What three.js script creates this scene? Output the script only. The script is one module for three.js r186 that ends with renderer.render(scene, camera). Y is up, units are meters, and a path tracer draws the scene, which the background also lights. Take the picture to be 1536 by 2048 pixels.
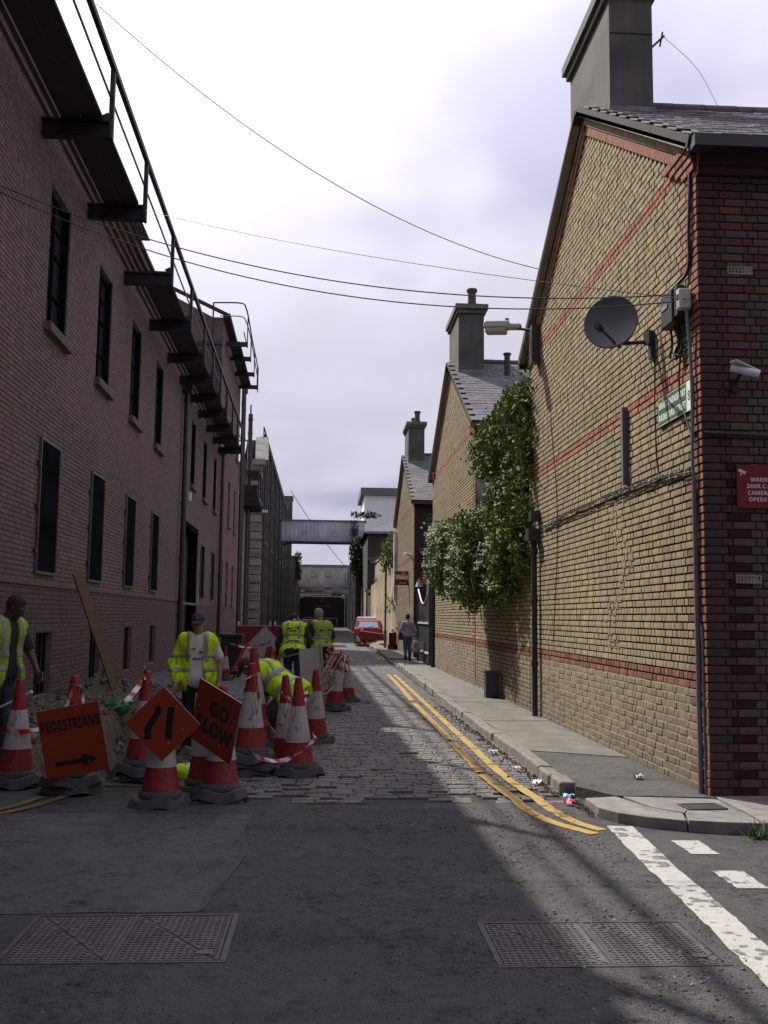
import * as THREE from 'three';
import { mergeGeometries, mergeVertices } from 'three/addons/utils/BufferGeometryUtils.js';
import { MarchingCubes } from 'three/addons/objects/MarchingCubes.js';
import { RoundedBoxGeometry } from 'three/addons/geometries/RoundedBoxGeometry.js';

// ---------- camera ----------
const scene = new THREE.Scene();
const camera = new THREE.PerspectiveCamera(55.41, 3 / 4, 0.1, 3000);
camera.rotation.order = 'YXZ';
camera.position.set(0, 1.65, 0);
camera.rotation.set(6.1466 * Math.PI / 180, -3.4044 * Math.PI / 180, 0.6474 * Math.PI / 180);
scene.add(camera);
const renderer = new THREE.WebGLRenderer({ antialias: true });
renderer.setSize(768, 1024);
renderer.toneMapping = THREE.LinearToneMapping;
renderer.toneMappingExposure = 1.1;
renderer.shadowMap.enabled = true;

// ---------- small maths ----------
function rng(seed) { let a = seed >>> 0; return () => { a = (a + 0x6D2B79F5) >>> 0; let t = a; t = Math.imul(t ^ (t >>> 15), t | 1); t ^= t + Math.imul(t ^ (t >>> 7), t | 61); return ((t ^ (t >>> 14)) >>> 0) / 4294967296; }; }
const R = rng(20240611);
const rr = (a, b) => a + (b - a) * R();
const clamp = (x, a, b) => Math.min(b, Math.max(a, x));
const lerp = (a, b, t) => a + (b - a) * t;
const smooth = (a, b, x) => { const t = clamp((x - a) / (b - a), 0, 1); return t * t * (3 - 2 * t); };
function hash3(x, y, z) { let h = Math.imul(x, 374761393) ^ Math.imul(y, 668265263) ^ Math.imul(z, 2147483647 ^ 0x1b873593); h = Math.imul(h ^ (h >>> 13), 1274126177); return ((h ^ (h >>> 16)) >>> 0) / 4294967296; }
function noise3(x, y, z = 0, per = 0) {   // value noise in 0..1; per > 0 makes it tile
  const X = Math.floor(x), Y = Math.floor(y), Z = Math.floor(z), w = (i) => per ? ((i % per) + per) % per : i;
  const s = (t) => t * t * (3 - 2 * t), fx = s(x - X), fy = s(y - Y), fz = s(z - Z);
  let out = 0;
  for (let k = 0; k < 2; k++) { if (k && fz === 0) break;
    const a = lerp(hash3(w(X), w(Y), w(Z + k)), hash3(w(X + 1), w(Y), w(Z + k)), fx), b = lerp(hash3(w(X), w(Y + 1), w(Z + k)), hash3(w(X + 1), w(Y + 1), w(Z + k)), fx);
    out += lerp(a, b, fy) * (k ? fz : 1 - fz); }
  return out;
}
function fbm(x, y, z = 0, oct = 5, per = 0) { let s = 0, a = 0.5, n = 0; for (let i = 0; i < oct; i++) { s += a * noise3(x, y, z + i * 7.13 * (z ? 1 : 0), per); n += a; a *= 0.5; x *= 2; y *= 2; z *= 2; per *= 2; } return s / n; }

// ---------- sky: broken cloud, brightest towards the sun ----------
const SUN = new THREE.Vector3(-0.515, 1, -0.72).normalize();
{
  const W = 1024, H = 512, d = new Float32Array(W * H * 4), v = new THREE.Vector3();
  for (let j = 0; j < H; j++) for (let i = 0; i < W; i++) {
    const th = ((i + 0.5) / W - 0.5) * 2 * Math.PI, el = ((j + 0.5) / H - 0.5) * Math.PI;
    v.set(Math.cos(el) * Math.cos(th), Math.sin(el), Math.cos(el) * Math.sin(th));
    const o = (j * W + i) * 4; let c;
    if (v.y < -0.02) c = [0.16, 0.155, 0.15];
    else {
      const y = Math.max(v.y, 0), k = 1 / (y + 0.22), px = v.x * k, pz = v.z * k;
      const n = fbm(px * 2.1 + 11.3, pz * 2.1 + 4.7, 0.37, 6), n2 = fbm(px * 0.9 - 3.1, pz * 0.9 + 8.2, 2.2, 4), fine = fbm(px * 6.3 + 2.2, pz * 6.3 - 1.4, 5.1, 4);
      const near = Math.max(0, v.dot(SUN)), glow = Math.pow(near, 3) * 0.62 * smooth(0.2, 0.52, y) + Math.pow(near, 9) * 0.75 + Math.pow(near, 40) * 0.5;
      const cover = smooth(0.4, 0.56, n * 0.72 + n2 * 0.28);
      const base = [0.43, 0.43, 0.62], white = [0.69, 0.67, 0.8], grey = [0.33, 0.325, 0.47];   // thin lilac veil, lit cloud, cloud underside
      const dark = smooth(0.47, 0.66, fine * 0.45 + (1 - n2) * 0.55) * (1 - glow) * 0.55;
      c = [0, 1, 2].map((q) => { let s = lerp(base[q], white[q], cover); s = lerp(s, grey[q], dark * 0.9); return s * (0.88 + 0.24 * fine) * lerp(0.86, 1, smooth(0.16, 0.5, y)) + glow * [0.9, 0.84, 0.86][q]; });
      const hz = smooth(0.16, 0.0, y) * 0.35; c = c.map((s, q) => lerp(s, [0.66, 0.65, 0.77][q], hz));
    }
    d[o] = c[0]; d[o + 1] = c[1]; d[o + 2] = c[2]; d[o + 3] = 1;
  }
  const sky = new THREE.DataTexture(d, W, H, THREE.RGBAFormat, THREE.FloatType);
  sky.mapping = THREE.EquirectangularReflectionMapping; sky.magFilter = THREE.LinearFilter; sky.minFilter = THREE.LinearFilter; sky.needsUpdate = true;
  scene.background = sky; scene.environment = sky;
}
const sun = new THREE.DirectionalLight(new THREE.Color(1, 0.95, 0.86), 5);
sun.position.copy(SUN).multiplyScalar(120).add(new THREE.Vector3(0, 0, -40)); sun.target.position.set(0, 0, -40);
sun.castShadow = true; sun.shadow.mapSize.set(4096, 4096);
Object.assign(sun.shadow.camera, { left: -60, right: 60, top: 70, bottom: -70, near: 1, far: 260 });
scene.add(sun, sun.target);

// ---------- textures (grey multipliers; the material carries the colour) ----------
function dataTex(size, f, repeat) {
  const d = new Uint8Array(size * size * 4);
  for (let j = 0; j < size; j++) for (let i = 0; i < size; i++) { const c = f(i / size, j / size), o = (j * size + i) * 4, a = Array.isArray(c) ? c : [c, c, c]; for (let k = 0; k < 3; k++) d[o + k] = clamp(Math.round(a[k] * 255), 0, 255); d[o + 3] = 255; }
  const t = new THREE.DataTexture(d, size, size); t.wrapS = t.wrapT = THREE.RepeatWrapping; t.magFilter = THREE.LinearFilter; t.minFilter = THREE.LinearMipmapLinearFilter; t.generateMipmaps = true; t.needsUpdate = true;
  if (repeat) t.repeat.set(repeat, repeat);
  return t;
}
const rep = (t, r, s = r) => { const c = t.clone(); c.repeat.set(r, s); c.needsUpdate = true; return c; };
const speck = new Float32Array(1024 * 1024); { const q = rng(5); for (let i = 0; i < speck.length; i++) speck[i] = q(); }
const asphaltT = dataTex(1024, (u, v) => { const i = Math.floor(u * 1024), j = Math.floor(v * 1024), s = speck[(j >> 1) * 1024 + (i >> 1)], l = fbm(u * 5, v * 5, 0, 4, 5), m = fbm(u * 40, v * 40, 0, 3, 40); let c = 0.36 + 0.34 * l + 0.2 * (m - 0.5) + 0.12 * (s - 0.5); if (s > 0.985) c += 0.3; { const a = fbm(u * 120, v * 120, 0, 2, 120), b = fbm(u * 7 + 2, v * 7 + 5, 0, 3, 7); c -= 0.26 * smooth(0.56, 0.72, a * 0.66 + b * 0.34); } const p = fbm(u * 22 + 3, v * 22 + 9, 0, 3, 22); if (p > 0.64) c -= (p - 0.64) * 0.9; return [c, c * 0.985, c * 0.965]; });
const asphaltB = dataTex(1024, (u, v) => { const i = Math.floor(u * 1024), j = Math.floor(v * 1024); return 0.5 * noise3(u * 256, v * 256, 0, 256) + 0.25 * speck[j * 1024 + i] + 0.35 * fbm(u * 26, v * 26, 0, 3, 26); });
const stoneT = dataTex(512, (u, v) => 0.52 + 0.55 * (fbm(u * 7, v * 7, 0, 6, 7) - 0.5) + 0.2 * (speck[Math.floor(v * 512) * 1024 + Math.floor(u * 512)] - 0.5) + 0.15);
const stainT = dataTex(512, (u, v) => { const a = fbm(u * 3, v * 6, 0, 5, 3), b = fbm(u * 24, v * 3, 0, 4, 3); return clamp(0.42 + 0.6 * a + 0.25 * (b - 0.5), 0, 1); });
const grainT = dataTex(256, (u, v) => 0.62 + 0.55 * (fbm(u * 6, v * 6, 0, 5, 6) - 0.5) + 0.3 * (speck[Math.floor(v * 256) * 1024 + Math.floor(u * 256)] - 0.5));
const woodT = dataTex(512, (u, v) => { const w = fbm(u * 3, v * 60, 0, 4, 3), r = Math.sin((v * 14 + fbm(u * 2, v * 8, 0, 3, 2) * 5) * 6.28); return 0.62 + 0.35 * (w - 0.5) + 0.07 * r; });
const grimeT = dataTex(512, (u, v) => { const a = fbm(u * 5, v * 5, 0, 6, 5), b = fbm(u * 20 + 3, v * 6, 0, 4, 3 * 2), s = speck[Math.floor(v * 512) * 1024 + Math.floor(u * 512)]; let c = 0.82 + 0.25 * (a - 0.5) - 0.5 * smooth(0.5, 0.68, a * 0.55 + b * 0.45); if (s > 0.993) c -= 0.3; return [c, c * 0.985, c * 0.95]; });
const wornT = dataTex(1024, (u, v) => { const a = fbm(u * 16, v * 16, 0, 5, 16), b = fbm(u * 3 + 1, v * 3, 0, 3, 3), s = speck[(Math.floor(v * 1024) >> 1) * 1024 + (Math.floor(u * 1024) >> 1)], w = smooth(0.52, 0.64, a * 0.66 + b * 0.34 + 0.06 * s); return clamp((0.82 + 0.3 * (a - 0.5) + 0.12 * (s - 0.5)) * (1 - 0.72 * w), 0, 1); });
const mat = (r, g, b, o = {}) => { const m = new THREE.MeshStandardMaterial({ roughness: 0.9, ...o }); m.color.setRGB(r, g, b); return m; };
const matte = (r, g, b, spec = 0, o = {}) => { const m = new THREE.MeshPhysicalMaterial({ roughness: 0.9, specularIntensity: spec, ...o }); m.color.setRGB(r, g, b); return m; };
const textured = (r, g, b, t, rpt, k = 1.45, bump = 0.004, o = {}) => mat(r * k, g * k, b * k, { map: rep(t, rpt), bumpMap: rep(t, rpt), bumpScale: bump, ...o });

const M = {
  asphalt: mat(0.172, 0.169, 0.175, { map: rep(asphaltT, 1 / 2.6), bumpMap: rep(asphaltB, 1 / 1.3), bumpScale: 0.022, roughness: 0.9 }),
  ground: mat(0.13, 0.127, 0.122, { map: rep(asphaltT, 1 / 5), bumpMap: rep(asphaltB, 1 / 2), bumpScale: 0.02, roughness: 0.95 }),
  galv: mat(0.2, 0.2, 0.21, { roughness: 0.5, metalness: 0.3 }), patch: mat(0.165, 0.163, 0.168, { map: rep(asphaltT, 1 / 3.3), bumpMap: rep(asphaltB, 1), bumpScale: 0.006, roughness: 0.85 }),
  concrete: textured(0.155, 0.146, 0.13, stoneT, 1 / 1.7), concreteDark: textured(0.16, 0.155, 0.15, stoneT, 1 / 1.1),
  kerb: textured(0.21, 0.19, 0.165, stoneT, 1 / 0.6, 1.45, 0.006),
  mortarDark: textured(0.055, 0.044, 0.031, stoneT, 1 / 0.8), mortarLight: textured(0.3, 0.255, 0.2, stoneT, 1 / 0.8), mortarLeft: textured(0.195, 0.16, 0.15, stoneT, 1 / 0.8),
  brick: mat(1.55, 1.55, 1.55, { map: grainT, bumpMap: grainT, bumpScale: 0.002, roughness: 0.93 }),
  slate: mat(1.5, 1.5, 1.5, { map: grainT, bumpMap: grainT, bumpScale: 0.003, roughness: 0.8 }),
  sett: mat(1.5, 1.5, 1.5, { map: grainT, bumpMap: grainT, bumpScale: 0.006, roughness: 0.72 }),
  render: textured(0.115, 0.107, 0.092, stainT, 1 / 2.2, 1.35, 0.006), renderPale: textured(0.34, 0.32, 0.28, stainT, 1 / 2.2, 1.3, 0.006),
  beige: textured(0.47, 0.37, 0.235, stainT, 1 / 4, 1.35, 0.01), white: textured(0.75, 0.75, 0.73, stainT, 1 / 3, 1.2, 0.001, { roughness: 0.6 }),
  blackIron: textured(0.025, 0.024, 0.027, stoneT, 1, 1.45, 0.002, { roughness: 0.55, metalness: 0.3 }), black: mat(0.018, 0.018, 0.019, { roughness: 0.6 }),
  steel: mat(0.4, 0.4, 0.42, { roughness: 0.45, metalness: 0.85 }), ironPlate: textured(0.105, 0.096, 0.094, stoneT, 2, 1.45, 0.001, { roughness: 0.6, metalness: 0.25 }),
  dark: matte(0.012, 0.012, 0.014), glassDark: matte(0.014, 0.014, 0.017, 0.25),
  shutter: matte(0.02, 0.02, 0.025, 0, { map: rep(stainT, 1 / 2) }), shutterFrame: mat(0.1, 0.1, 0.108, { roughness: 0.55, metalness: 0.3 }),
  sill: textured(0.12, 0.11, 0.1, stoneT, 1, 1.45, 0.003), barge: textured(0.05, 0.046, 0.045, woodT, 1),
  wood: textured(0.24, 0.165, 0.105, woodT, 1, 1.5, 0.002), whitePaint: mat(0.56, 0.55, 0.52, { map: rep(wornT, 1 / 0.9), bumpMap: rep(asphaltB, 1 / 1.3), bumpScale: 0.008, roughness: 0.8 }),
  yellowPaint: mat(0.47, 0.31, 0.075, { map: rep(wornT, 1 / 1.3), roughness: 0.8 }),
  stone: textured(0.11, 0.1, 0.088, stainT, 1 / 3, 1.4, 0.01), stonePale: textured(0.25, 0.24, 0.22, stainT, 1 / 2, 1.35, 0.01), stoneDark: textured(0.085, 0.078, 0.075, stainT, 1 / 3, 1.4, 0.01),
  greySteel: mat(0.85, 0.88, 0.97, { map: rep(stainT, 1 / 3, 1 / 6), roughness: 0.55, metalness: 0.15 }), beigeSteel: mat(0.75, 0.72, 0.63, { map: rep(stainT, 1 / 3, 1 / 6), roughness: 0.6 }),
  pipe: mat(0.03, 0.03, 0.034, { roughness: 0.5 }), conduit: mat(0.13, 0.12, 0.15, { roughness: 0.55 }), conduitGreen: mat(0.1, 0.2, 0.19, { roughness: 0.5 }),
  soil: textured(0.115, 0.092, 0.066, stoneT, 1 / 0.9, 1.5, 0.03), plasticGrey: mat(0.24, 0.24, 0.25, { roughness: 0.5 }), cctv: mat(0.72, 0.72, 0.74, { roughness: 0.4 }),
};

// ---------- objects, parts, labels ----------
const names = new Map();
const numbered = (n) => { const k = names.get(n) ?? 0; names.set(n, k + 1); return k ? n + '_' + String(k).padStart(3, '0') : n; };
function tag(o, label, category, group, kind) { if (label) o.userData.label = label; if (category) o.userData.category = category; if (group) o.userData.group = group; if (kind) o.userData.kind = kind; return o; }
function thing(name, label, category, [x, y, z] = [0, 0, 0], turn = 0, group) { const o = new THREE.Group(); o.name = numbered(name); o.position.set(x, y, z); o.rotation.y = turn; scene.add(o); return tag(o, label, category, group); }
function struct(name, [x, y, z] = [0, 0, 0]) { const o = new THREE.Group(); o.name = numbered(name); o.position.set(x, y, z); scene.add(o); o.userData.kind = 'structure'; return o; }
function flat(g) { const h = g.index ? g.toNonIndexed() : g.clone(); for (const k of Object.keys(h.attributes)) if (!['position', 'normal', 'uv', 'color'].includes(k)) h.deleteAttribute(k); if (!h.attributes.normal) h.computeVertexNormals(); return h; }
function boxUV(g) {   // uv in metres, from the side each triangle faces
  const p = g.attributes.position, uv = new Float32Array(p.count * 2), a = new THREE.Vector3(), b = new THREE.Vector3(), c = new THREE.Vector3(), n = new THREE.Vector3();
  for (let i = 0; i < p.count; i += 3) { a.fromBufferAttribute(p, i); b.fromBufferAttribute(p, i + 1); c.fromBufferAttribute(p, i + 2); n.copy(b).sub(a).cross(c.clone().sub(a));
    const X = Math.abs(n.x), Y = Math.abs(n.y), Z = Math.abs(n.z); [a, b, c].forEach((q, k) => { uv[(i + k) * 2] = X > Y && X > Z ? q.z : q.x; uv[(i + k) * 2 + 1] = Y >= X && Y >= Z ? q.z : q.y; }); }
  g.setAttribute('uv', new THREE.BufferAttribute(uv, 2)); return g;
}
function join(gs) { gs = [].concat(gs).map(flat); const col = gs.some((g) => g.attributes.color); for (const g of gs) { if (!g.attributes.uv) g.setAttribute('uv', new THREE.BufferAttribute(new Float32Array(g.attributes.position.count * 2), 2)); if (!col && g.attributes.color) g.deleteAttribute('color'); } return gs.length > 1 ? mergeGeometries(gs) : gs[0]; }
function part(name, gs, m, parent, keepUV) { const g = join(gs); if (!keepUV) boxUV(g); const o = new THREE.Mesh(g, m); o.name = parent === scene ? numbered(name) : name; o.castShadow = o.receiveShadow = true; parent.add(o); return o; }
const box = (w, h, d, x = 0, y = 0, z = 0, ry = 0, rx = 0, rz = 0) => { const g = new THREE.BoxGeometry(w, h, d); if (rz) g.rotateZ(rz); if (rx) g.rotateX(rx); if (ry) g.rotateY(ry); return g.translate(x, y, z); };
const rbox = (w, h, d, r, x = 0, y = 0, z = 0, ry = 0, rx = 0, rz = 0) => { const g = new RoundedBoxGeometry(w, h, d, 2, r); if (rz) g.rotateZ(rz); if (rx) g.rotateX(rx); if (ry) g.rotateY(ry); return g.translate(x, y, z); };
const V = (x, y, z) => new THREE.Vector3(x, y, z);
function bar(a, b, r, seg = 6, r2 = r) { a = V(...a); b = V(...b); const d = b.clone().sub(a), g = new THREE.CylinderGeometry(r2, r, d.length(), seg); g.applyQuaternion(new THREE.Quaternion().setFromUnitVectors(V(0, 1, 0), d.clone().normalize())); return g.translate((a.x + b.x) / 2, (a.y + b.y) / 2, (a.z + b.z) / 2); }
function beam(a, b, w, h) { a = V(...a); b = V(...b); const d = b.clone().sub(a), g = new THREE.BoxGeometry(w, h, d.length()); g.applyMatrix4(new THREE.Matrix4().lookAt(b, a, V(0, 1, 0))); return g.translate((a.x + b.x) / 2, (a.y + b.y) / 2, (a.z + b.z) / 2); }
function tube(pts, r, seg = 40, rad = 6) { return new THREE.TubeGeometry(new THREE.CatmullRomCurve3(pts.map((p) => V(...p))), seg, r, rad); }
function polySheet(pts, y) { const s = new THREE.Shape(pts.map(([x, z]) => new THREE.Vector2(x, -z))); return new THREE.ShapeGeometry(s).rotateX(-Math.PI / 2).translate(0, y, 0); }
function polySlab(pts, y0, y1, bevel = 0) { const s = new THREE.Shape(pts.map(([x, z]) => new THREE.Vector2(x, -z))), g = new THREE.ExtrudeGeometry(s, { depth: y1 - y0 - bevel, bevelEnabled: bevel > 0, bevelSize: bevel, bevelThickness: bevel, bevelOffset: -bevel, bevelSegments: 2, curveSegments: 6 }); return g.rotateX(-Math.PI / 2).translate(0, y0, 0); }
function ribbon(pts, w, y) {   // painted line along [x, z] points
  const c = new THREE.CatmullRomCurve3(pts.map(([x, z]) => V(x, 0, z))), n = Math.max(24, pts.length * 14), P = [], I = [];
  for (let i = 0; i <= n; i++) { const p = c.getPoint(i / n), t = c.getTangent(i / n), s = V(t.z, 0, -t.x).normalize(), a = w * (0.5 + 0.1 * (noise3(i * 0.9, 3.3) - 0.5)), b = w * (0.5 + 0.1 * (noise3(i * 0.9, 9.1) - 0.5)); const yy = typeof y === 'function' ? y(p.z) : y; P.push(p.x + s.x * a, yy, p.z + s.z * a, p.x - s.x * b, yy, p.z - s.z * b); if (i < n) { const k = i * 2; I.push(k, k + 2, k + 1, k + 1, k + 2, k + 3); } }
  const g = new THREE.BufferGeometry(); g.setAttribute('position', new THREE.Float32BufferAttribute(P, 3)); g.setIndex(I); g.computeVertexNormals();
  if (g.attributes.normal.getY(0) < 0) { g.setIndex(I.map((_, q) => I[q - (q % 3) + [0, 2, 1][q % 3]])); g.computeVertexNormals(); }
  return g;
}

// ---------- single pieces: bricks, slates, setts ----------
const chamfered = (bx, by, bz) => {   // unit block, front at z = 1, edges taken off, open at the back
  const o = [[-0.5, -0.5], [0.5, -0.5], [0.5, 0.5], [-0.5, 0.5]], f = o.map(([x, y]) => [x - Math.sign(x) * bx, y - Math.sign(y) * by, 1]), m = o.map(([x, y]) => [x, y, 1 - bz]), b = o.map(([x, y]) => [x, y, 0]), P = [];
  const quad = (p, q, r, s) => P.push(...p, ...q, ...r, ...p, ...r, ...s);
  quad(...f); for (let i = 0; i < 4; i++) { const j = (i + 1) % 4; quad(m[i], m[j], f[j], f[i]); quad(b[i], b[j], m[j], m[i]); }
  const g = new THREE.BufferGeometry(), n = P.length / 3, uv = []; for (let i = 0; i < n; i++) uv.push((P[i * 3] + 0.5) * 0.9, (P[i * 3 + 1] + 0.5) * 0.45);
  g.setAttribute('position', new THREE.Float32BufferAttribute(P, 3)); g.setAttribute('uv', new THREE.Float32BufferAttribute(uv, 2)); g.computeVertexNormals(); return g;
};
const BRICK = chamfered(0.012, 0.035, 0.25), SLATE = chamfered(0.01, 0.015, 0.25), SETT = chamfered(0.06, 0.11, 0.4);
const tones = new Map();
function toneMat(base, c) { const q = c.map((x) => Math.round(x * 30) / 30 + 0.004), k = base.uuid + q.join(); if (!tones.has(k)) { const m = base.clone(); m.color.multiply(new THREE.Color().setRGB(...q)); tones.set(k, m); } return tones.get(k); }
camera.updateMatrixWorld(true); camera.updateProjectionMatrix();
// list of { m: Matrix4 in the parent's space, c: [r, g, b], w, h }: the pieces that show largest become meshes of their own, the others one part
function pieces(parent, list, geo, base, name, restName, most = 300) {
  scene.updateMatrixWorld(true); const p = V(), q = V();
  for (const s of list) { p.setFromMatrixPosition(s.m).applyMatrix4(parent.matrixWorld); const d = p.distanceTo(camera.position); q.copy(p).project(camera); s.size = q.z < 1 && Math.abs(q.x) < 1.02 && Math.abs(q.y) < 1.02 ? (s.w * s.h * (s.f ?? 1)) / (d * d) : -1; }
  const sorted = [...list].sort((a, b) => b.size - a.size), own = new Set(sorted.slice(0, most).filter((s) => s.size > 0)), rest = list.filter((s) => !own.has(s));
  for (const s of own) { const o = new THREE.Mesh(geo, toneMat(base, s.c)); o.name = name; s.m.decompose(o.position, o.quaternion, o.scale); o.castShadow = o.receiveShadow = true; parent.add(o); }
  if (rest.length) { const im = new THREE.InstancedMesh(geo, base, rest.length), c = new THREE.Color(); rest.forEach((s, i) => { im.setMatrixAt(i, s.m); im.setColorAt(i, c.setRGB(...s.c)); }); im.name = restName; im.userData.kind = 'stuff'; im.castShadow = im.receiveShadow = true; parent.add(im); }
}
// courses of bricks on a wall face: o origin, u and n horizontal unit vectors (along the face, out of it)
function courses({ o, u, n, v0, v1, step = 0.077, span, holes = [], proud = 0.02, color, rnd, bond = 'flemish', L = 0.215, joint = 0.011, face = 1 }) {
  const U = V(...u), N = V(...n), out = [], basis = new THREE.Matrix4().makeBasis(U, V(0, 1, 0), N); let row = 0;
  for (let v = v0; v < v1 - 0.02; v += step, row++) {
    const h = Math.min(step, v1 - v) - joint, vc = v + h / 2, [a0, b0] = span(vc); if (b0 - a0 < 0.04) continue;
    let segs = [[a0, b0]];
    for (const [ha, hb, hv0, hv1] of holes) if (vc > hv0 && vc < hv1) segs = segs.flatMap(([a, b]) => hb <= a || ha >= b ? [[a, b]] : [[a, Math.max(a, ha)], [Math.min(b, hb), b]].filter(([x, y]) => y - x > 0.03));
    for (const [a, b] of segs) {
      const kind = typeof bond === 'function' ? bond(row, vc) : bond, lens = kind === 'header' ? [L / 2] : kind === 'stretcher' ? [L] : [L, L / 2 - 0.004];
      let x = a, k = row % 2, first = kind === 'header' ? (row % 2 ? L / 4 : L / 2) : row % 2 ? (kind === 'stretcher' ? L / 2 : L * 0.75) : lens[0];
      if (a > a0 + 0.001) first = L * (0.4 + 0.5 * rnd());
      while (x < b - 0.015) {
        let l = x === a ? first : lens[k++ % lens.length]; if (b - x - l < 0.045) l = b - x;
        const w = l - joint, c = color({ u: x + l / 2, v: vc, row, l, a0, b0, first: x === a0, last: b === b0 && x + l >= b0 - 0.001, rnd }), d = proud * (0.8 + 0.4 * rnd());
        if (w > 0.012 && c) { const m = new THREE.Matrix4().makeTranslation(o[0] + U.x * (x + l / 2), o[1] + vc, o[2] + U.z * (x + l / 2)).multiply(basis).multiply(new THREE.Matrix4().makeScale(w, h * (0.97 + 0.05 * rnd()), d)); out.push({ m, c, w, h, f: face }); }
        x += l;
      }
    }
  }
  return out;
}
const jit = (c, rnd, a = 0.22, h = 0.05) => { const k = 1 - a / 2 + a * rnd() + (rnd() < 0.06 ? -a : 0); return [c[0] * k * (1 + h * (rnd() - 0.5)), c[1] * k, c[2] * k * (1 - h * (rnd() - 0.5))]; };
function canvasTex(w, h, draw) { const c = document.createElement('canvas'); c.width = w; c.height = h; draw(c.getContext('2d'), w, h); const t = new THREE.CanvasTexture(c); t.colorSpace = THREE.SRGBColorSpace; return t; }
function face(w, h, tex, o = {}) { return new THREE.MeshStandardMaterial({ map: tex, roughness: 0.55, ...o }); }

// ================= GROUND =================
const TX0 = -4.5, TX1 = -1.05, TZ0 = -9.75, TZ1 = -19.6;   // the dug-up strip along the left wall
{
  const s = new THREE.Shape([[-900, -900], [900, -900], [900, 900], [-900, 900]].map(([x, y]) => new THREE.Vector2(x, y)));
  s.holes.push(new THREE.Path([[TX0, -TZ0], [TX1, -TZ0], [TX1, -TZ1], [TX0, -TZ1]].map(([x, y]) => new THREE.Vector2(x, y))));
  tag(part('ground', new THREE.ShapeGeometry(s).rotateX(-Math.PI / 2), M.ground, scene), 'worn dark road base under the whole street', null, null, 'structure');
}
const jag = (pts, a, seed) => { const q = rng(seed), out = []; pts.forEach(([x, z], i) => { const [x2, z2] = pts[(i + 1) % pts.length], n = Math.max(1, Math.round(Math.hypot(x2 - x, z2 - z) / 0.3)); for (let k = 0; k < n; k++) out.push([lerp(x, x2, k / n) + (k ? (q() - 0.5) * a : 0), lerp(z, z2, k / n) + (k ? (q() - 0.5) * a : 0)]); }); return out; };
{
  const road = struct('road');
  part('asphalt', polySheet([[-14, 8], [14, 8], [14, -7.2], [3.6, -7.3], [2.2, -8.2], [2.24, -8.85], ...jag([[2.24, -8.85], [-1.2, -8.75]], 0.07, 3).slice(1, -1).filter(([, z]) => z < -8.6), [-1.2, -8.78], [-4.4, -9.75], [-4.4, -8.3], [-14, -8.3]], 0.012), M.asphalt, road);
  part('road_patch', polySheet(jag([[-0.58, -8.35], [-0.55, -6.6], [-0.66, -5.66], [-3.7, -5.62], [-4.15, -8.4]], 0.05, 9), 0.016), M.patch, road);
  // raised seam of bitumen round the patch
  part('patch_seam', ribbon([[-0.58, -8.3], [-0.6, -7.7], [-0.53, -7.1], [-0.57, -6.5], [-0.63, -6.1], [-0.66, -5.68]], 0.035, 0.019), mat(0.03, 0.03, 0.033, { roughness: 0.7 }), road);
  // loose stone worn out of the surface along the right
  const list = [], q = rng(77), g = new THREE.DodecahedronGeometry(1, 0), base = mat(1, 1, 1, { roughness: 0.9 });
  for (let i = 0; i < 9000; i++) { const z = -3.2 - 5.4 * q(), near = q() < 0.55, x = near ? lerp(0.7, 2.1, q()) : lerp(-1.9, 2.2, q()), d = fbm(x * 2.2, z * 2.2, 0, 3); if (d < 0.46 && q() < 0.8) continue; const s = 0.003 + (near ? 0.011 : 0.006) * q() * q(); list.push([new THREE.Matrix4().compose(V(x, 0.013, z), new THREE.Quaternion().setFromEuler(new THREE.Euler(q() * 6, q() * 6, q() * 6)), V(s, s * 0.6, s)), 0.05 + 0.2 * q()]); }
  const im = new THREE.InstancedMesh(g, base, list.length), c = new THREE.Color(); list.forEach(([m, k], i) => { im.setMatrixAt(i, m); im.setColorAt(i, c.setRGB(k, k * 0.98, k * 0.95)); }); im.name = 'loose_chippings'; im.userData.kind = 'stuff'; road.add(im);
}
// ---- granite setts ----
{
  const paving = struct('sett_paving'), list = [], q = rng(11);
  for (let z = -8.84, row = 0; z > -63; z -= 0.118, row++) {
    const left = z > TZ1 ? TX1 + 0.02 : -4.7; let x = left - 0.2 * q();
    while (x < 2.28) {
      const w = 0.15 + 0.11 * q(), l = 0.107, edge = x + w > 2.3 ? 2.3 - x : w; if (edge < 0.06) break;
      const t = fbm(x * 0.8, z * 0.8, 0, 3), h = 0.016 + 0.009 * q() + 0.008 * (t - 0.5), lost = q() < 0.012;
      if (!lost && !(z > -10.2 && q() < 0.3 * smooth(-10.2, -8.8, z) + 0.3 * (smooth(-9.8, -8.85, z) * (fbm(x * 2, z * 2, 0, 3) > 0.5)))) {
        const m = new THREE.Matrix4().compose(V(x + edge / 2, 0.001, z - l / 2 + 0.008 * (q() - 0.5)), new THREE.Quaternion().setFromEuler(new THREE.Euler(-Math.PI / 2 + 0.05 * (q() - 0.5), 0.05 * (q() - 0.5), 0.05 * (q() - 0.5))), V(edge - 0.01, l - 0.009, h));
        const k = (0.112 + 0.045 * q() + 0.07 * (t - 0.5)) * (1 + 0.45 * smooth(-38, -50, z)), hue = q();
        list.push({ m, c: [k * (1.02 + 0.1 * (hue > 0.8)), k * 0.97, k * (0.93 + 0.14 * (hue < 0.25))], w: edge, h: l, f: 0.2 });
      }
      x += w;
    }
  }
  pieces(paving, list, SETT, M.sett, 'sett', 'setts', 300);
}
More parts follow.
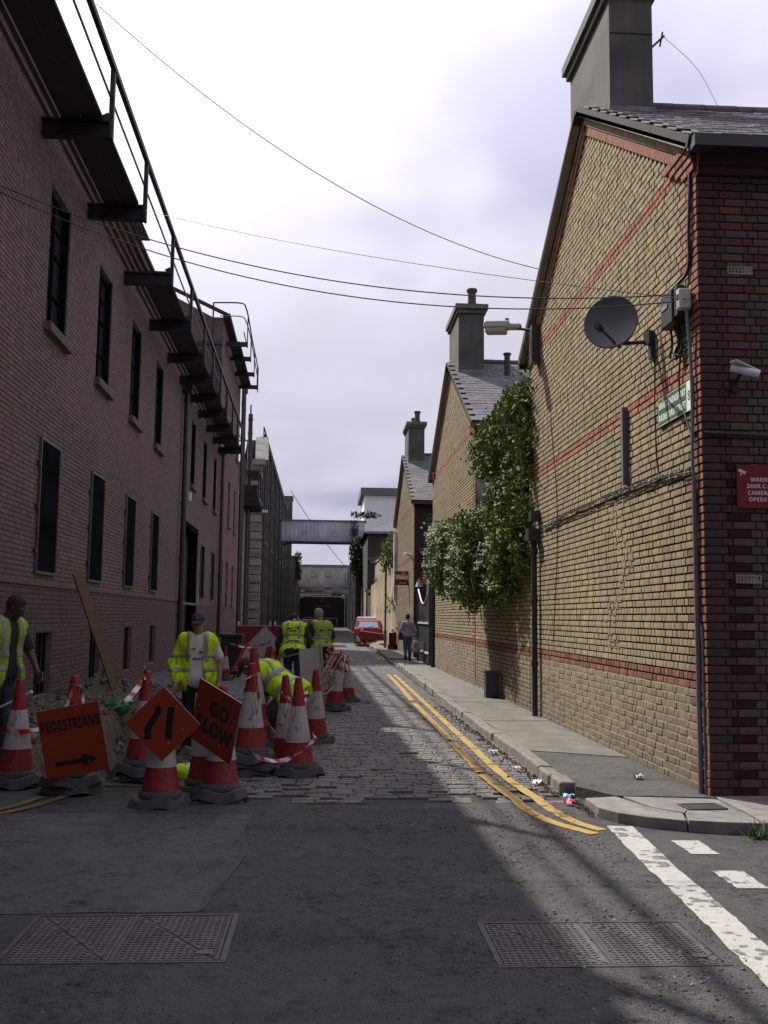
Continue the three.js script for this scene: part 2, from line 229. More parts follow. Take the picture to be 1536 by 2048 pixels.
// ---- kerb and pavement on the right ----
const WX = 3.473;   // face of the houses
{
  const kerb = struct('kerb'), q = rng(4); let z = -9.25;
  const kx = (s) => { const P = [[-9.2, 2.22], [-11, 2.25], [-15, 2.26], [-20, 2.3], [-24, 2.36], [-31.5, 2.43], [-62, 2.55]]; for (let i = 1; i < P.length; i++) if (s >= P[i][0]) return lerp(P[i - 1][1], P[i][1], (s - P[i - 1][0]) / (P[i][0] - P[i - 1][0])); return 2.55; };
  while (z > -58) {
    const l = (z > -10 ? 0.5 : 0.75 + 0.4 * q()); if (z < -32 && z > -36.6) { z -= l; continue; }   // dropped for the gateway
    const g = rbox(0.16, 0.16, l - 0.04, 0.028, 0, 0, 0); const o = part('kerb_stone', g, M.kerb, kerb); o.position.set(kx(z - l / 2) + 0.08 + 0.035 * (q() - 0.5), 0.038 + 0.026 * q(), z - l / 2); o.rotation.set(0.03 * (q() - 0.5), 0.07 * (q() - 0.5), -0.08 * q()); z -= l;
  }
  const pav = struct('pavement');
  const bays = [[-11.6, -14.9], [-14.9, -18.1], [-18.1, -24.4], [-24.4, -31.6], [-36.8, -46], [-46, -58]];
  bays.forEach(([a, b], i) => part('concrete_bay', polySlab(jag([[kx(a) + 0.16, a], [WX + 0.01, a - (i ? 0 : -0.55)], [WX + 0.01, b + 0.02], [kx(b) + 0.16, b + 0.02]], i ? 0.012 : 0.05, 20 + i), -0.05, 0.108 + 0.004 * ((i * 7) % 3)), i === 2 || i === 3 ? textured(0.16, 0.155, 0.14, stoneT, 1 / 1.9) : M.concrete, pav));
  part('tarmac_patch', polySlab(jag([[2.37, -9.2], [2.6, -8.72], [WX + 0.3, -8.6], [WX + 0.01, -11.1], [2.41, -11.62]], 0.02, 31), -0.05, 0.1), textured(0.1, 0.097, 0.096, asphaltT, 1 / 1.6, 1.5, 0.012), pav);
  part('gateway_ramp', polySlab([[2.4, -31.6], [WX, -31.62], [WX, -36.8], [2.4, -36.8]], -0.05, 0.06), textured(0.13, 0.127, 0.12, stoneT, 1 / 1.5), pav);
  // corner: broken concrete slabs whose outer edges make the rounded kerb
  const slabs = [[[2.3, -8.62], [2.3, -8.2], [2.4, -7.98], [2.6, -7.8], [2.85, -7.66], [2.93, -7.95], [2.74, -8.2], [2.6, -8.7]],
    [[2.86, -7.655], [3.1, -7.585], [3.4, -7.53], [3.44, -8.0], [3.0, -8.05], [2.95, -7.96]], [[3.41, -7.528], [3.85, -7.47], [4.6, -7.42], [4.6, -8.1], [3.45, -8.02]],
    [[2.76, -8.21], [2.95, -7.98], [3.0, -8.07], [3.44, -8.02], [3.46, -8.58], [2.66, -8.7]], [[3.46, -8.04], [4.6, -8.12], [4.6, -8.7], [3.48, -8.7]], [[4.62, -7.42], [7, -7.35], [7, -8.7], [4.62, -8.7]], [[7.02, -7.35], [14, -7.35], [14, -8.7], [7.02, -8.7]]];
  slabs.forEach((p, i) => { const cx = p.reduce((s, a) => s + a[0], 0) / p.length, cz = p.reduce((s, a) => s + a[1], 0) / p.length; part('corner_slab', polySlab(p.map(([x, z]) => [cx + (x - cx) * 0.992, cz + (z - cz) * 0.99]), -0.04, 0.098 + 0.005 * (i % 3), 0.007), i % 2 ? textured(0.2, 0.19, 0.185, stoneT, 1 / 0.8, 1.45, 0.006) : textured(0.225, 0.21, 0.195, stoneT, 1 / 0.9, 1.45, 0.006), pav); });
  const far = struct('pavement'); part('concrete_bay', polySlab([[WX - 0.6, -58], [WX + 0.1, -58], [WX + 0.1, -95], [WX - 0.6, -95]], -0.05, 0.1), M.concrete, far);
}
// ---- painted lines ----
{
  const yl = struct('yellow_lines'), y = (z) => lerp(0.0165, 0.034, smooth(-8.7, -8.95, z));
  const Rr = [[2.0, -27.9], [1.944, -19.7], [1.911, -15.2], [1.891, -12.4], [1.877, -10.4], [1.95, -8.95]], Lr = [[1.83, -27.9], [1.72, -18.4], [1.706, -14.9], [1.695, -12.4], [1.67, -10.3], [1.728, -9.12]];
  part('yellow_line', ribbon([...Rr, [2.062, -8.02], [2.194, -7.72]], 0.1, y), M.yellowPaint, yl);
  for (const seg of [[[1.83, -27.9], [1.79, -23], [1.735, -19.3]], [[1.725, -18.7], [1.706, -15.2], [1.7, -13.2]], [[1.695, -12.9], [1.68, -11.2], [1.668, -10.45]], [[1.67, -10.3], [1.728, -9.12], [1.847, -8.1], [2.1, -7.58]]]) part('yellow_line', ribbon(seg, 0.1, y), M.yellowPaint, yl);
  for (const dx of [0, 0.16]) part('yellow_line', ribbon([[2.13 + dx * 0.9, -37.3], [2.16 + dx, -39.5], [2.1 + dx, -42], [2.1 + dx, -46]], 0.09, y), M.yellowPaint, yl);
  for (const d of [0, 0.19]) part('yellow_line', ribbon([[-2.3 - d, -9.1], [-2.52 - d * 0.9, -8.5], [-3.1 - d * 0.5, -7.9 - d], [-4.2, -7.4 - d]], 0.08, 0.022), textured(0.2, 0.14, 0.05, stoneT, 2.2, 1.35, 0.002), yl);
  const wl = struct('white_line'); part('stop_line', ribbon([[2.375, -7.86], [2.27, -6.6], [2.21, -5.6], [2.13, -4.6], [2.03, -3.2]], 0.2, 0.017), M.whitePaint, wl);
  for (const [x, z] of [[2.715, -7.14], [2.67, -6.27], [2.63, -5.36], [2.6, -4.45], [2.56, -3.5]]) part('dash', ribbon([[x, z - 0.21], [x - 0.01, z + 0.21]], 0.2, 0.017), M.whitePaint, wl);
}
// ---- cast-iron access covers in the road ----
function cover(label, x0, x1, z0, z1, skew) {
  const t = thing('manhole_cover', label, 'manhole cover', [(x0 + x1) / 2, 0.013, (z0 + z1) / 2]), w = x1 - x0, d = z0 - z1;
  part('frame', [box(w, 0.02, 0.022, 0, -0.007, d / 2 - 0.011), box(w, 0.02, 0.022, 0, -0.007, -d / 2 + 0.011), box(0.028, 0.02, d - 0.044, w / 2 - 0.014, -0.006, 0), box(0.028, 0.02, d - 0.044, -w / 2 + 0.014, -0.006, 0), box(0.022, 0.016, d - 0.044, 0, -0.006, 0)], textured(0.13, 0.125, 0.125, stoneT, 2, 0.9, 0.001, { metalness: 0.4, roughness: 0.6 }), t);
  for (const s of [-1, 1]) {
    const a = s < 0 ? -w / 2 + 0.04 : 0.02, b = s < 0 ? -0.02 : w / 2 - 0.04, f = -d / 2 + 0.035, n = d / 2 - 0.035, g = 0.004;
    for (const tri of [[[a, f], [b - g * 6, n], [a, n]], [[a + g * 6, f], [b, f], [b, n]]]) {
      const gs = [polySlab(tri, -0.01, 0.001)], inside = (x, z) => { let sg = 0; for (let i = 0; i < 3; i++) { const [xa, za] = tri[i], [xb, zb] = tri[(i + 1) % 3], c = (xb - xa) * (z - za) - (zb - za) * (x - xa); if (Math.abs(c) < 0.006) return false; if (sg && Math.sign(c) !== sg) return false; sg = Math.sign(c); } return true; };
      for (let z = f + 0.02, r = 0; z < n - 0.01; z += 0.034, r++) for (let x = a + 0.02, k = 0; x < b - 0.01; x += 0.034, k++) if (inside(x, z)) gs.push(box(0.026, 0.004, 0.008, x, 0.003, z, (k % 2 ? 1 : -1) * (skew ? 0.55 : 0.5)));
      part('cover_plate', gs, M.ironPlate, t);
    }
  }
  part('key_plate', box(0.07, 0.004, 0.05, w / 2 - 0.12, 0.0045, d / 2 - 0.13), M.ironPlate, t);
}
cover('left iron access cover in the shaded tarmac beside the smooth patch', -1.53, -0.44, -4.86, -5.62, false);
cover('right iron access cover near the white line, half of it in sun', 0.85, 1.98, -4.75, -5.44, true);
{
  const t = thing('drain_cover', 'small square iron cover set in the corner pavement slabs', 'drain cover', [3.18, 0.103, -8.2], 0.06);
  const gs = []; for (let i = 0; i < 9; i++) gs.push(box(0.012, 0.008, 0.15, -0.12 + i * 0.03, 0.004, 0.02));
  part('grating', gs, M.ironPlate, t); part('frame', [box(0.34, 0.01, 0.02, 0, 0.003, 0.12), box(0.34, 0.01, 0.02, 0, 0.003, -0.1), box(0.02, 0.01, 0.2, 0.16, 0.003, 0.01), box(0.02, 0.01, 0.2, -0.16, 0.003, 0.01), box(0.3, 0.006, 0.2, 0, -0.004, 0.01)], M.ironPlate, t);
}
// ---- trench and spoil ----
const wallX = (z) => -4.26 + 0.0163 * z;
function dug(x, z) {
  const u = (x - TX0) / (TX1 - TX0), s = (TZ0 - z) / (TZ0 - TZ1), e = smooth(0, 0.06, s) * smooth(1, 0.94, s) * smooth(1, 0.93, u);
  const tr = smooth(0.34, 0.44, u + 0.06 * (fbm(z * 1.4, 2, 0, 3) - 0.5)) * smooth(0.82, 0.74, u + 0.05 * (fbm(z * 1.7, 7, 0, 3) - 0.5)) * smooth(0.02, 0.07, s) * smooth(0.75, 0.66, s);
  const heap = (0.3 * smooth(0.42, 0.05, u) * smooth(0.05, 0.3, s) + 0.34 * Math.exp(-((s - 0.86) ** 2) / 0.012 - ((u - 0.35) ** 2) / 0.09) + 0.16 * Math.exp(-((u - 0.62) ** 2) / 0.03 - ((s - 0.035) ** 2) / 0.0008));
  return e * (heap - 0.75 * tr + 0.16 * (fbm(x * 3, z * 3, 0, 5) - 0.45) + 0.05 * (noise3(x * 14, z * 14) - 0.5)) + 0.012;
}
{
  const nx = 110, nz = 260, g = new THREE.PlaneGeometry(1, 1, nx, nz), p = g.attributes.position;
  for (let i = 0; i < p.count; i++) { const u = p.getX(i) + 0.5, s = 0.5 - p.getY(i), x = lerp(TX0 - 0.02, TX1 + 0.03, u), z = lerp(TZ0 + 0.03, TZ1 - 0.03, 1 - s); p.setXYZ(i, x, dug(x, z), z); }
  g.computeVertexNormals(); const o = part('trench', g, M.soil, scene); tag(o, 'dug-up trench with heaped brown soil along the left wall', null, null, 'structure');
  if (o.geometry.attributes.normal.getY(3000) < 0) throw new Error('trench faces down');
  const q = rng(8), list = [], rock = new THREE.DodecahedronGeometry(1, 0); { const a = rock.attributes.position; for (let i = 0; i < a.count; i++) { const k = 0.75 + 0.5 * hash3(Math.round(a.getX(i) * 9), Math.round(a.getY(i) * 9), Math.round(a.getZ(i) * 9)); a.setXYZ(i, a.getX(i) * k, a.getY(i) * k * 0.75, a.getZ(i) * k); } rock.computeVertexNormals(); }
  const add = (x, z, y, s) => list.push([new THREE.Matrix4().compose(V(x, y, z), new THREE.Quaternion().setFromEuler(new THREE.Euler(q() * 6, q() * 6, q() * 6)), V(s * (0.7 + 0.6 * q()), s, s * (0.7 + 0.6 * q()))), 0.4 + 0.9 * q()]);
  for (let i = 0; i < 2600; i++) { const x = lerp(TX0 + 0.1, TX1 - 0.1, q()), z = lerp(TZ0 - 0.15, TZ1 + 0.2, q() ** 1.3), s = 0.012 + 0.075 * q() ** 4; add(x, z, dug(x, z) + s * 0.25, s); }
  for (let i = 0; i < 500; i++) { const x = 3.05 + 0.9 * (q() - 0.5) - 0.9 * q() * q(), z = -54 - 4 * q(), s = 0.04 + 0.1 * q() ** 3; add(x, z, s * 0.4 + 0.25 * Math.exp(-((x - 3.1) ** 2) / 0.2), s); }
  for (let i = 0; i < 260; i++) { const z = -8.9 - 9 * q(), x = 2.2 - 0.3 * q() * q(), s = 0.006 + 0.014 * q() ** 2; add(x, z, 0.04, s); }
  const im = new THREE.InstancedMesh(rock, mat(0.15, 0.125, 0.1, { roughness: 0.95 }), list.length), c = new THREE.Color(); list.forEach(([m, k], i) => { im.setMatrixAt(i, m); im.setColorAt(i, c.setRGB(k, k, k)); });
  im.name = 'rubble'; tag(im, 'loose stones and rubble over the dug soil and the gutters', 'rubble', null, 'stuff'); im.castShadow = im.receiveShadow = true; scene.add(im);
  const h = new THREE.SphereGeometry(1, 24, 12, 0, Math.PI * 2, 0, Math.PI / 2).scale(0.9, 0.42, 2.4), hp = h.attributes.position; for (let i = 0; i < hp.count; i++) { const k = 0.8 + 0.5 * fbm(hp.getX(i) * 4, hp.getZ(i) * 2, 0, 3); hp.setXYZ(i, hp.getX(i) * k, hp.getY(i) * k, hp.getZ(i) * k); } h.computeVertexNormals(); h.translate(3.15, 0, -55.5);
  tag(part('soil_heap', h, textured(0.25, 0.2, 0.12, stoneT, 1, 1.4, 0.03), scene), 'heap of pale soil beside the parked red car', 'soil heap');
}

// ================= LEFT: RED-BROWN BRICK WAREHOUSE =================
{
  const W = thing('brick_warehouse', 'long dark red brick warehouse with metal roof walkway along the left side', 'warehouse', [-4.26, 0, 0], 0.0163);
  const q = rng(21), S0 = -6, S1 = 45, TOP = 9.9;   // local: x out to the street, z = -s along it
  const up = [1.0, 4.5, 8.1, 15.36, 19.0, 22.63, 26.3, 34.42, 38.4, 42.58], lo = [4.5, 8.1, 15.36, 18.98, 22.6, 26.3, 38.4, 42.55];
  const wallGeo = (s0, s1, top, holes, depth = 0.5) => { const sh = new THREE.Shape([[s0, -0.9], [s1, -0.9], [s1, top], [s0, top]].map(([x, y]) => new THREE.Vector2(x, y))); for (const [a, b, y0, y1] of holes) sh.holes.push(new THREE.Path([[a, y0], [b, y0], [b, y1], [a, y1]].map(([x, y]) => new THREE.Vector2(x, y)))); return new THREE.ExtrudeGeometry(sh, { depth, bevelEnabled: false }).rotateY(Math.PI / 2).translate(-depth, 0, 0); };
  const holes = [...up.map((s) => [s, s + 1.28, 6.25, 8.57]), ...lo.map((s) => [s, s + 1.22, 2.3, 4.37]), [32.95, 37.3, 0, 4.85], ...[8.2, 11.8, 15.52, 19.3, 22.85, 26.5].map((s) => [s, s + 0.95, 0.35, 1.36])];
  part('wall', wallGeo(S0, S1, TOP, holes), M.mortarLeft, W);
  // bricks
  const A = [0.205, 0.14, 0.127], B = [0.185, 0.121, 0.111], C = [0.222, 0.154, 0.138];
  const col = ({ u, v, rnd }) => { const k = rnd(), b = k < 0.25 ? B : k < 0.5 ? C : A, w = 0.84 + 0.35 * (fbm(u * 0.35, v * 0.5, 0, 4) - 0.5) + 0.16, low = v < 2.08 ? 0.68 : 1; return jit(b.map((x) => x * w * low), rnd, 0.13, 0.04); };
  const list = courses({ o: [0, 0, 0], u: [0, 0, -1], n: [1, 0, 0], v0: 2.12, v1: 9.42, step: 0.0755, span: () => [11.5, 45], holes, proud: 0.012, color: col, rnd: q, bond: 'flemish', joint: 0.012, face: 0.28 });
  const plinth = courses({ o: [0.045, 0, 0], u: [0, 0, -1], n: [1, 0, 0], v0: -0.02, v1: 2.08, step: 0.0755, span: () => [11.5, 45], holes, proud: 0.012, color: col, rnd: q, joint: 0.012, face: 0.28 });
  pieces(W, [...list, ...plinth], BRICK, M.brick, 'brick', 'bricks', 300);
  { const sh = wallGeo(S0, S1, 2.08, holes.filter((h) => h[3] < 1.5 || h[2] === 0).map((h) => h[2] === 0 ? [h[0], h[1], -0.5, 2.0] : h), 0.044); part('plinth', sh.translate(0.044, 0, 0), textured(0.19, 0.15, 0.135, stoneT, 1 / 0.8), W); part('plinth_coping', box(0.075, 0.05, 38.9, 0.0375, 2.1, -13.4), textured(0.17, 0.11, 0.095, stoneT, 1), W); }
  // upper windows: deep, black inside, with a sill
  for (const s of up) {
    const w = part('window', [box(0.04, 2.3, 1.26, -0.15, 7.41, -(s + 0.64))], M.glassDark, W);
    part('frame', [box(0.06, 2.3, 0.07, -0.11, 7.41, -(s + 0.05)), box(0.13, 2.3, 0.05, -0.075, 7.41, -(s + 1.245)), box(0.06, 0.07, 1.1, -0.11, 8.5, -(s + 0.64)), box(0.04, 2.16, 0.05, -0.11, 7.36, -(s + 0.64)), ...[6.9, 7.6, 8.05].map((y) => box(0.03, 0.035, 1.06, -0.11, y, -(s + 0.64)))], M.dark, w); part('jamb', box(0.02, 2.2, 0.05, -0.06, 7.4, -(s + 0.1)), M.shutterFrame, w);
    part('sill', rbox(0.26, 0.15, 1.5, 0.015, 0.0, 6.17, -(s + 0.64), 0, 0, -0.06), M.sill, w);
  }
  for (const s of lo) {   // steel shutters with lugs
    const w = part('shutter', box(0.03, 2.05, 1.13, 0.02, 3.335, -(s + 0.6)), M.shutter, W);
    part('frame', [box(0.05, 0.045, 1.2, 0.03, 4.385, -(s + 0.6)), box(0.05, 0.045, 1.2, 0.03, 2.285, -(s + 0.6)), box(0.05, 2.06, 0.04, 0.03, 3.335, -(s + 0.02)), box(0.05, 2.06, 0.04, 0.03, 3.335, -(s + 1.18))], M.shutterFrame, w);
    part('hinge', [2.62, 3.3, 3.98].flatMap((y) => [box(0.05, 0.06, 0.09, 0.03, y, -(s - 0.06)), box(0.05, 0.06, 0.09, 0.03, y, -(s + 1.26)), bar([0.05, y - 0.05, -(s - 0.09)], [0.05, y + 0.05, -(s - 0.09)], 0.016)]), M.pipe, w);
  }
  for (const s of [8.2, 11.8, 15.52, 19.3, 22.85, 26.5]) { const w = part('cellar_vent', box(0.04, 1.0, 0.94, -0.07, 0.855, -(s + 0.475)), M.dark, W); part('lintel', box(0.1, 0.1, 1.1, 0.015, 1.42, -(s + 0.475)), textured(0.12, 0.085, 0.075, stoneT, 1), w); part('bar', [0.15, 0.4, 0.65, 0.9].map((k) => bar([-0.03, 0.36, -(s + k)], [-0.03, 1.36, -(s + k)], 0.014)), M.pipe, w); }
  { const d = part('door', box(0.06, 4.8, 4.3, -0.4, 2.4, -35.12), textured(0.03, 0.03, 0.034, woodT, 1), W); part('frame', [box(0.5, 4.85, 0.12, -0.2, 2.42, -33.02), box(0.5, 0.2, 4.1, -0.2, 4.74, -35.12), box(0.46, 4.8, 0.1, -0.22, 2.4, -37.24)], M.dark, d); const pl = []; for (let i = 0; i < 13; i++) pl.push(box(0.03, 4.6, 0.3, -0.355, 2.32, -(33.25 + i * 0.32))); part('plank', pl, textured(0.05, 0.048, 0.05, woodT, 0.7), d); }
  part('alarm_box', rbox(0.1, 0.3, 0.22, 0.02, 0.05, 5.75, -34.1), M.cctv, W); part('notice', box(0.02, 0.5, 0.12, 0.03, 2.1, -37.9), M.cctv, W);
  // corbelled cornice, roof edge
  part('cornice', [box(0.07, 0.12, 51, 0.035, 9.47, -19.5), box(0.14, 0.12, 51, 0.07, 9.59, -19.5), box(0.21, 0.12, 51, 0.105, 9.71, -19.5), box(0.3, 0.15, 51, 0.15, 9.845, -19.5)], textured(0.16, 0.105, 0.092, stoneT, 1), W);
  { const sh = new THREE.Shape([[0.36, 9.9], [0.36, 9.98], [-6, 12.7], [-12, 10], [-12, 9.9]].map(([x, y]) => new THREE.Vector2(x, y))); part('roof', new THREE.ExtrudeGeometry(sh, { depth: 51, bevelEnabled: false }).translate(0, 0.03, -45), textured(0.09, 0.09, 0.1, stainT, 1 / 2), W); part('back_wall', box(11, 10.6, 50.9, -6.02, 4.5, -19.5), M.mortarLeft, W); }
  // down pipes
  const pipes = [[31.72, 9.0], [45.28, 9.2], [57.05, 15.2], [58.6, 15.2]];
  for (const [s, h] of pipes) part('drainpipe', [bar([0.16, 0, -s], [0.16, h, -s], 0.085, 10), box(0.3, 0.36, 0.34, 0.17, h + 0.05, -s), ...[1.6, 3.4, 5.2, 7, 8.6, 10.4, 12.2, 14].filter((y) => y < h).map((y) => bar([0.16, y, -s], [0.16, y + 0.09, -s], 0.105, 10))], M.pipe, W);
  // ---- walkway on cantilever beams ----
  const br = [-3.1, 0.4, 3.95, 7.5, 11.1, 14.65, 17.8, 21.43, 24.96, 28.2, 30.9, 33.54, 36.17, 39.03, 41.71, 44.27], WK = M.blackIron;
  for (const s of br) {
    const b = part('bracket', [box(1.08, 0.035, 0.16, 0.54, 9.24, -s), box(1.08, 0.035, 0.16, 0.54, 8.99, -s), box(1.08, 0.24, 0.03, 0.54, 9.115, -s), box(0.04, 0.3, 0.18, 1.06, 9.11, -s), ...(hash3(Math.round(s), 3, 1) > 0.3 ? [box(0.12, 0.12, 0.05, 0.98, 9.32, -s, 0, 0, 0.5)] : [])], WK, W);
    part('post', [box(0.065, 1.2, 0.065, 1.05, 9.56, -s), box(0.012, 1.2, 0.1, 1.085, 9.56, -s)], WK, b);
  }
  part('handrail', [box(0.09, 0.05, 50.4, 1.05, 10.17, -19.6), box(0.03, 0.09, 50.4, 1.09, 10.13, -19.6)], WK, W);
  part('mid_rail', bar([1.02, 9.68, 5.5], [1.02, 9.68, -44.8], 0.02, 8), M.galv, W);
  const bays = br.map((s, i) => [s, br[i + 1]]).filter((b) => b[1] !== undefined);
  bays.forEach(([a, b], i) => { if (i === 6) { part('glazing_strip', box(0.2, 0.02, b - a - 0.3, 0.47, 9.95, -(a + b) / 2), M.galv, W); return; } part('walkway_board', [box(0.3, 0.05, b - a - 0.04, 0.46, 9.285, -(a + b) / 2), box(0.32, 0.05, b - a - 0.06, 0.78, 9.285 + 0.01 * (i % 2), -(a + b) / 2)], textured(0.04, 0.036, 0.034, woodT, 1), W); });
  // ---- taller block beyond ----
  const T = thing('brick_tower_block', 'taller brick block rising behind the walkway with its own roof gantry', 'building', [-4.26, 0, 0], 0.0163);
  const sh = new THREE.Shape([[0, -0.9], [0, 15.6], [-2.6, 16.95], [-6, 18.4], [-12, 15.6], [-12, -0.9]].map(([x, y]) => new THREE.Vector2(x, y)));
  const th = [[50.2, 51.5, 6.25, 8.57], [54, 55.3, 6.25, 8.57], [50.2, 51.5, 2.3, 4.37], [53.9, 55.2, 2.3, 4.37], [47.1, 48.3, 2.3, 4.37], [47.2, 48.4, 10.4, 12.8], [51, 52.2, 10.4, 12.8], [54.6, 55.8, 10.4, 12.8]];
  part('wall', [new THREE.ExtrudeGeometry(sh, { depth: 11.9, bevelEnabled: false }).translate(-0.5, 0, -57), wallGeo(45.1, 57, 15.6, th)], textured(0.235, 0.15, 0.132, stainT, 1 / 1.7, 1.4, 0.006), T);
  pieces(T, courses({ o: [0, 0, -45.08], u: [1, 0, 0], n: [0, 0, 1], v0: 9.4, v1: 17.6, step: 0.0755, span: (v) => [v < 15.6 ? -6 : Math.max(-6, -6), v < 15.6 ? 0 : -Math.min(6, (v - 15.6) / 0.46 + 0.55)], proud: 0.015, color: col, rnd: q, joint: 0.012 }).concat(courses({ o: [0, 0, 0], u: [0, 0, -1], n: [1, 0, 0], v0: 0, v1: 15.5, step: 0.0755, span: () => [45.1, 57], holes: th, proud: 0.012, color: col, rnd: q, joint: 0.012 })), BRICK, M.brick, 'brick', 'bricks', 0);
  for (const [a, b, y0, y1] of th) { const w = part('window', box(0.04, y1 - y0, b - a, -0.1, (y0 + y1) / 2, -(a + b) / 2), M.glassDark, T); part('sill', box(0.2, 0.12, b - a + 0.2, 0.01, y0 - 0.06, -(a + b) / 2), M.sill, w); }
  const cor = []; for (let i = 0; i < 12; i++) cor.push(box(0.13, 7, 0.06, -2.95 - i * 0.26 + (i % 2 ? 0.02 : 0), 13.3, -44.95, 0, 0, 0));
  part('corrugated_cladding', [box(3.2, 7, 0.05, -4.4, 13.3, -45.02), ...cor], textured(0.14, 0.13, 0.125, stainT, 1 / 1.2, 1.5), T);
  part('roof_edge', [beam([0.3, 15.62, -44.9], [-6.3, 18.68, -44.9], 0.3, 0.12), beam([0.25, 15.66, -57.05], [-6.3, 18.7, -57.05], 0.3, 0.12), box(0.34, 0.2, 12.3, 0.17, 15.62, -51)], M.barge, T);
  part('pipe_run', [box(3.2, 0.16, 0.14, -1.6, 14.3, -44.85), bar([-1.4, 9.9, -44.9], [-1.4, 14.3, -44.9], 0.1, 8), bar([-0.15, 9.3, -44.9], [-0.15, 13.6, -44.9], 0.09, 8), box(0.3, 0.5, 0.3, -0.15, 13.8, -44.9)], M.pipe, T);
  for (const s of [46.5, 49.2, 52.4, 55.4]) { const b = part('bracket', [box(1.05, 0.22, 0.12, 0.53, 14.72, -s), box(0.05, 0.3, 0.16, 1.05, 14.72, -s)], WK, T); part('post', box(0.05, 1.3, 0.05, 1.05, 15.4, -s), WK, b); }
  part('handrail', [tube([[-0.4, 16.05, -44.3], [0.95, 16.05, -44.3], [1.05, 16.02, -44.8], [1.05, 16.0, -50], [1.05, 16.0, -56.3]], 0.035, 60), tube([[-0.1, 15.45, -44.4], [0.92, 15.45, -44.4], [1.05, 15.42, -44.9], [1.05, 15.4, -56.3]], 0.025, 60), bar([-0.4, 12.6, -44.3], [-0.4, 16.05, -44.3], 0.04), box(0.04, 0.04, 1.8, 1.05, 14.6, -44.9), bar([1.05, 14.6, -56.2], [1.05, 16, -56.2], 0.03)], WK, T);
  part('walkway_board', [box(0.55, 0.06, 9.6, 0.42, 14.86, -51.4)], WK, T);
  // ---- low end of the warehouse with an enclosed platform and a flue ----
  const E = thing('brick_annexe', 'low dark end of the brick warehouse with hanging steel platform and flue', 'building', [-4.26, 0, 0], 0.0163);
  part('wall', [box(8, 10.4, 8.6, -4.01, 4.3, -61.35)], textured(0.235, 0.15, 0.132, stainT, 1 / 1.7, 1.4, 0.006), E);
  part('flue', [bar([0.35, 9.6, -61.5], [0.35, 14.4, -61.5], 0.14, 12), bar([0.35, 14.4, -61.5], [0.35, 15.0, -61.5], 0.05, 8), ...[10.4, 11.3, 12.2, 13.1, 14].map((y) => bar([0.35, y, -61.5], [0.35, y + 0.1, -61.5], 0.17, 12))], M.pipe, E);
  part('platform', [box(1.1, 0.25, 4.2, 0.55, 8.8, -61.8), box(1.1, 0.08, 4.2, 0.55, 10.5, -61.8), ...[59.8, 61.8, 63.8].flatMap((s) => [box(0.07, 1.7, 0.07, 1.06, 9.65, -s), box(1.1, 0.3, 0.12, 0.55, 8.5, -s)]), box(0.9, 0.9, 3, 0.5, 9.3, -62.2)], WK, E);
  for (const z of [-62.8, -65]) part('drainpipe', bar([0.2, 0, z], [0.2, 9, z], 0.1, 8), M.pipe, E);
}

// ================= RIGHT: YELLOW BRICK GABLES =================
const YEL = [[0.395, 0.32, 0.18], [0.385, 0.3, 0.18], [0.37, 0.305, 0.18], [0.42, 0.335, 0.165], [0.38, 0.285, 0.185], [0.34, 0.285, 0.185]], RED = [[0.3, 0.115, 0.075], [0.26, 0.095, 0.065], [0.33, 0.14, 0.09]], MAROON = [[0.056, 0.034, 0.03], [0.062, 0.035, 0.03], [0.052, 0.032, 0.029]], ORANGE = [[0.37, 0.155, 0.09], [0.34, 0.145, 0.09], [0.31, 0.135, 0.09]];
const pick = (a, rnd) => a[Math.floor(rnd() * a.length * 0.999)];
const rest = [0.1, 0.077];   // first course, course height
function gableColor(seed) {
  return ({ u, v, row, l, a0, b0, rnd }) => {
    const soot = 0.78 + 0.44 * fbm(u * 0.5 + seed, v * 0.5, 0, 4), low = v < 1.02 ? 0.6 + 0.14 * smooth(0, 1, v) : 0.86, b = u - l / 2 - a0;
    if (row === 12 || row === 13) return jit(pick(RED, rnd).map((x) => x * 0.72), rnd, 0.3);
    if (row === 50 || row === 51 || row === 77 || row === 78) return jit(pick(ORANGE, rnd).map((x) => x * soot), rnd, 0.25);
    if (a0 < 0.05 && v < 6.15 && b < (row % 2 ? 0.06 : 0.12)) return jit(pick(row % 2 && v > 2.6 ? ORANGE : RED, rnd).map((x) => x * (v < 2.6 ? 0.8 : 0.85)), rnd, 0.3);
    if (a0 < 0.05 && v < 6.15 && b < 0.25 && row % 2 === 0) return jit(pick(RED, rnd).map((x) => x * (v < 2.6 ? 0.72 : 0.9)), rnd, 0.3);
    const y = pick(YEL, rnd), dirt = v < 1.02 ? 0.5 - 0.2 * v : 0; return jit(y.map((x, i) => lerp(x, [0.27, 0.235, 0.18][i], dirt) * soot * low), rnd, v < 1.02 ? 0.14 : 0.2, 0.1);
  };
}
const facadeColor = ({ u, v, row, l, rnd }) => {
  const b = u - l / 2;
  if (row === 12 || row === 13 || (v > 5.75)) return jit(pick(MAROON, rnd), rnd, 0.16);
  if (b < (row % 2 ? 0.2 : 0.1)) return jit(pick(MAROON, rnd), rnd, 0.16);
  if (b < 0.29 && row % 2 === 0) return jit(pick(v > 3.2 ? RED : MAROON, rnd).map((x) => x * 0.36), rnd, 0.16);
  if (v > 3.3 && v < 3.75) return jit([0.105, 0.09, 0.07], rnd, 0.15);
  if (v > 3.75 && row % 2 === 0 && rnd() < 0.62) return jit(pick(RED, rnd).map((x) => x * 0.36), rnd, 0.16);
  return jit([0.088, 0.072, 0.056], rnd, 0.14);
};
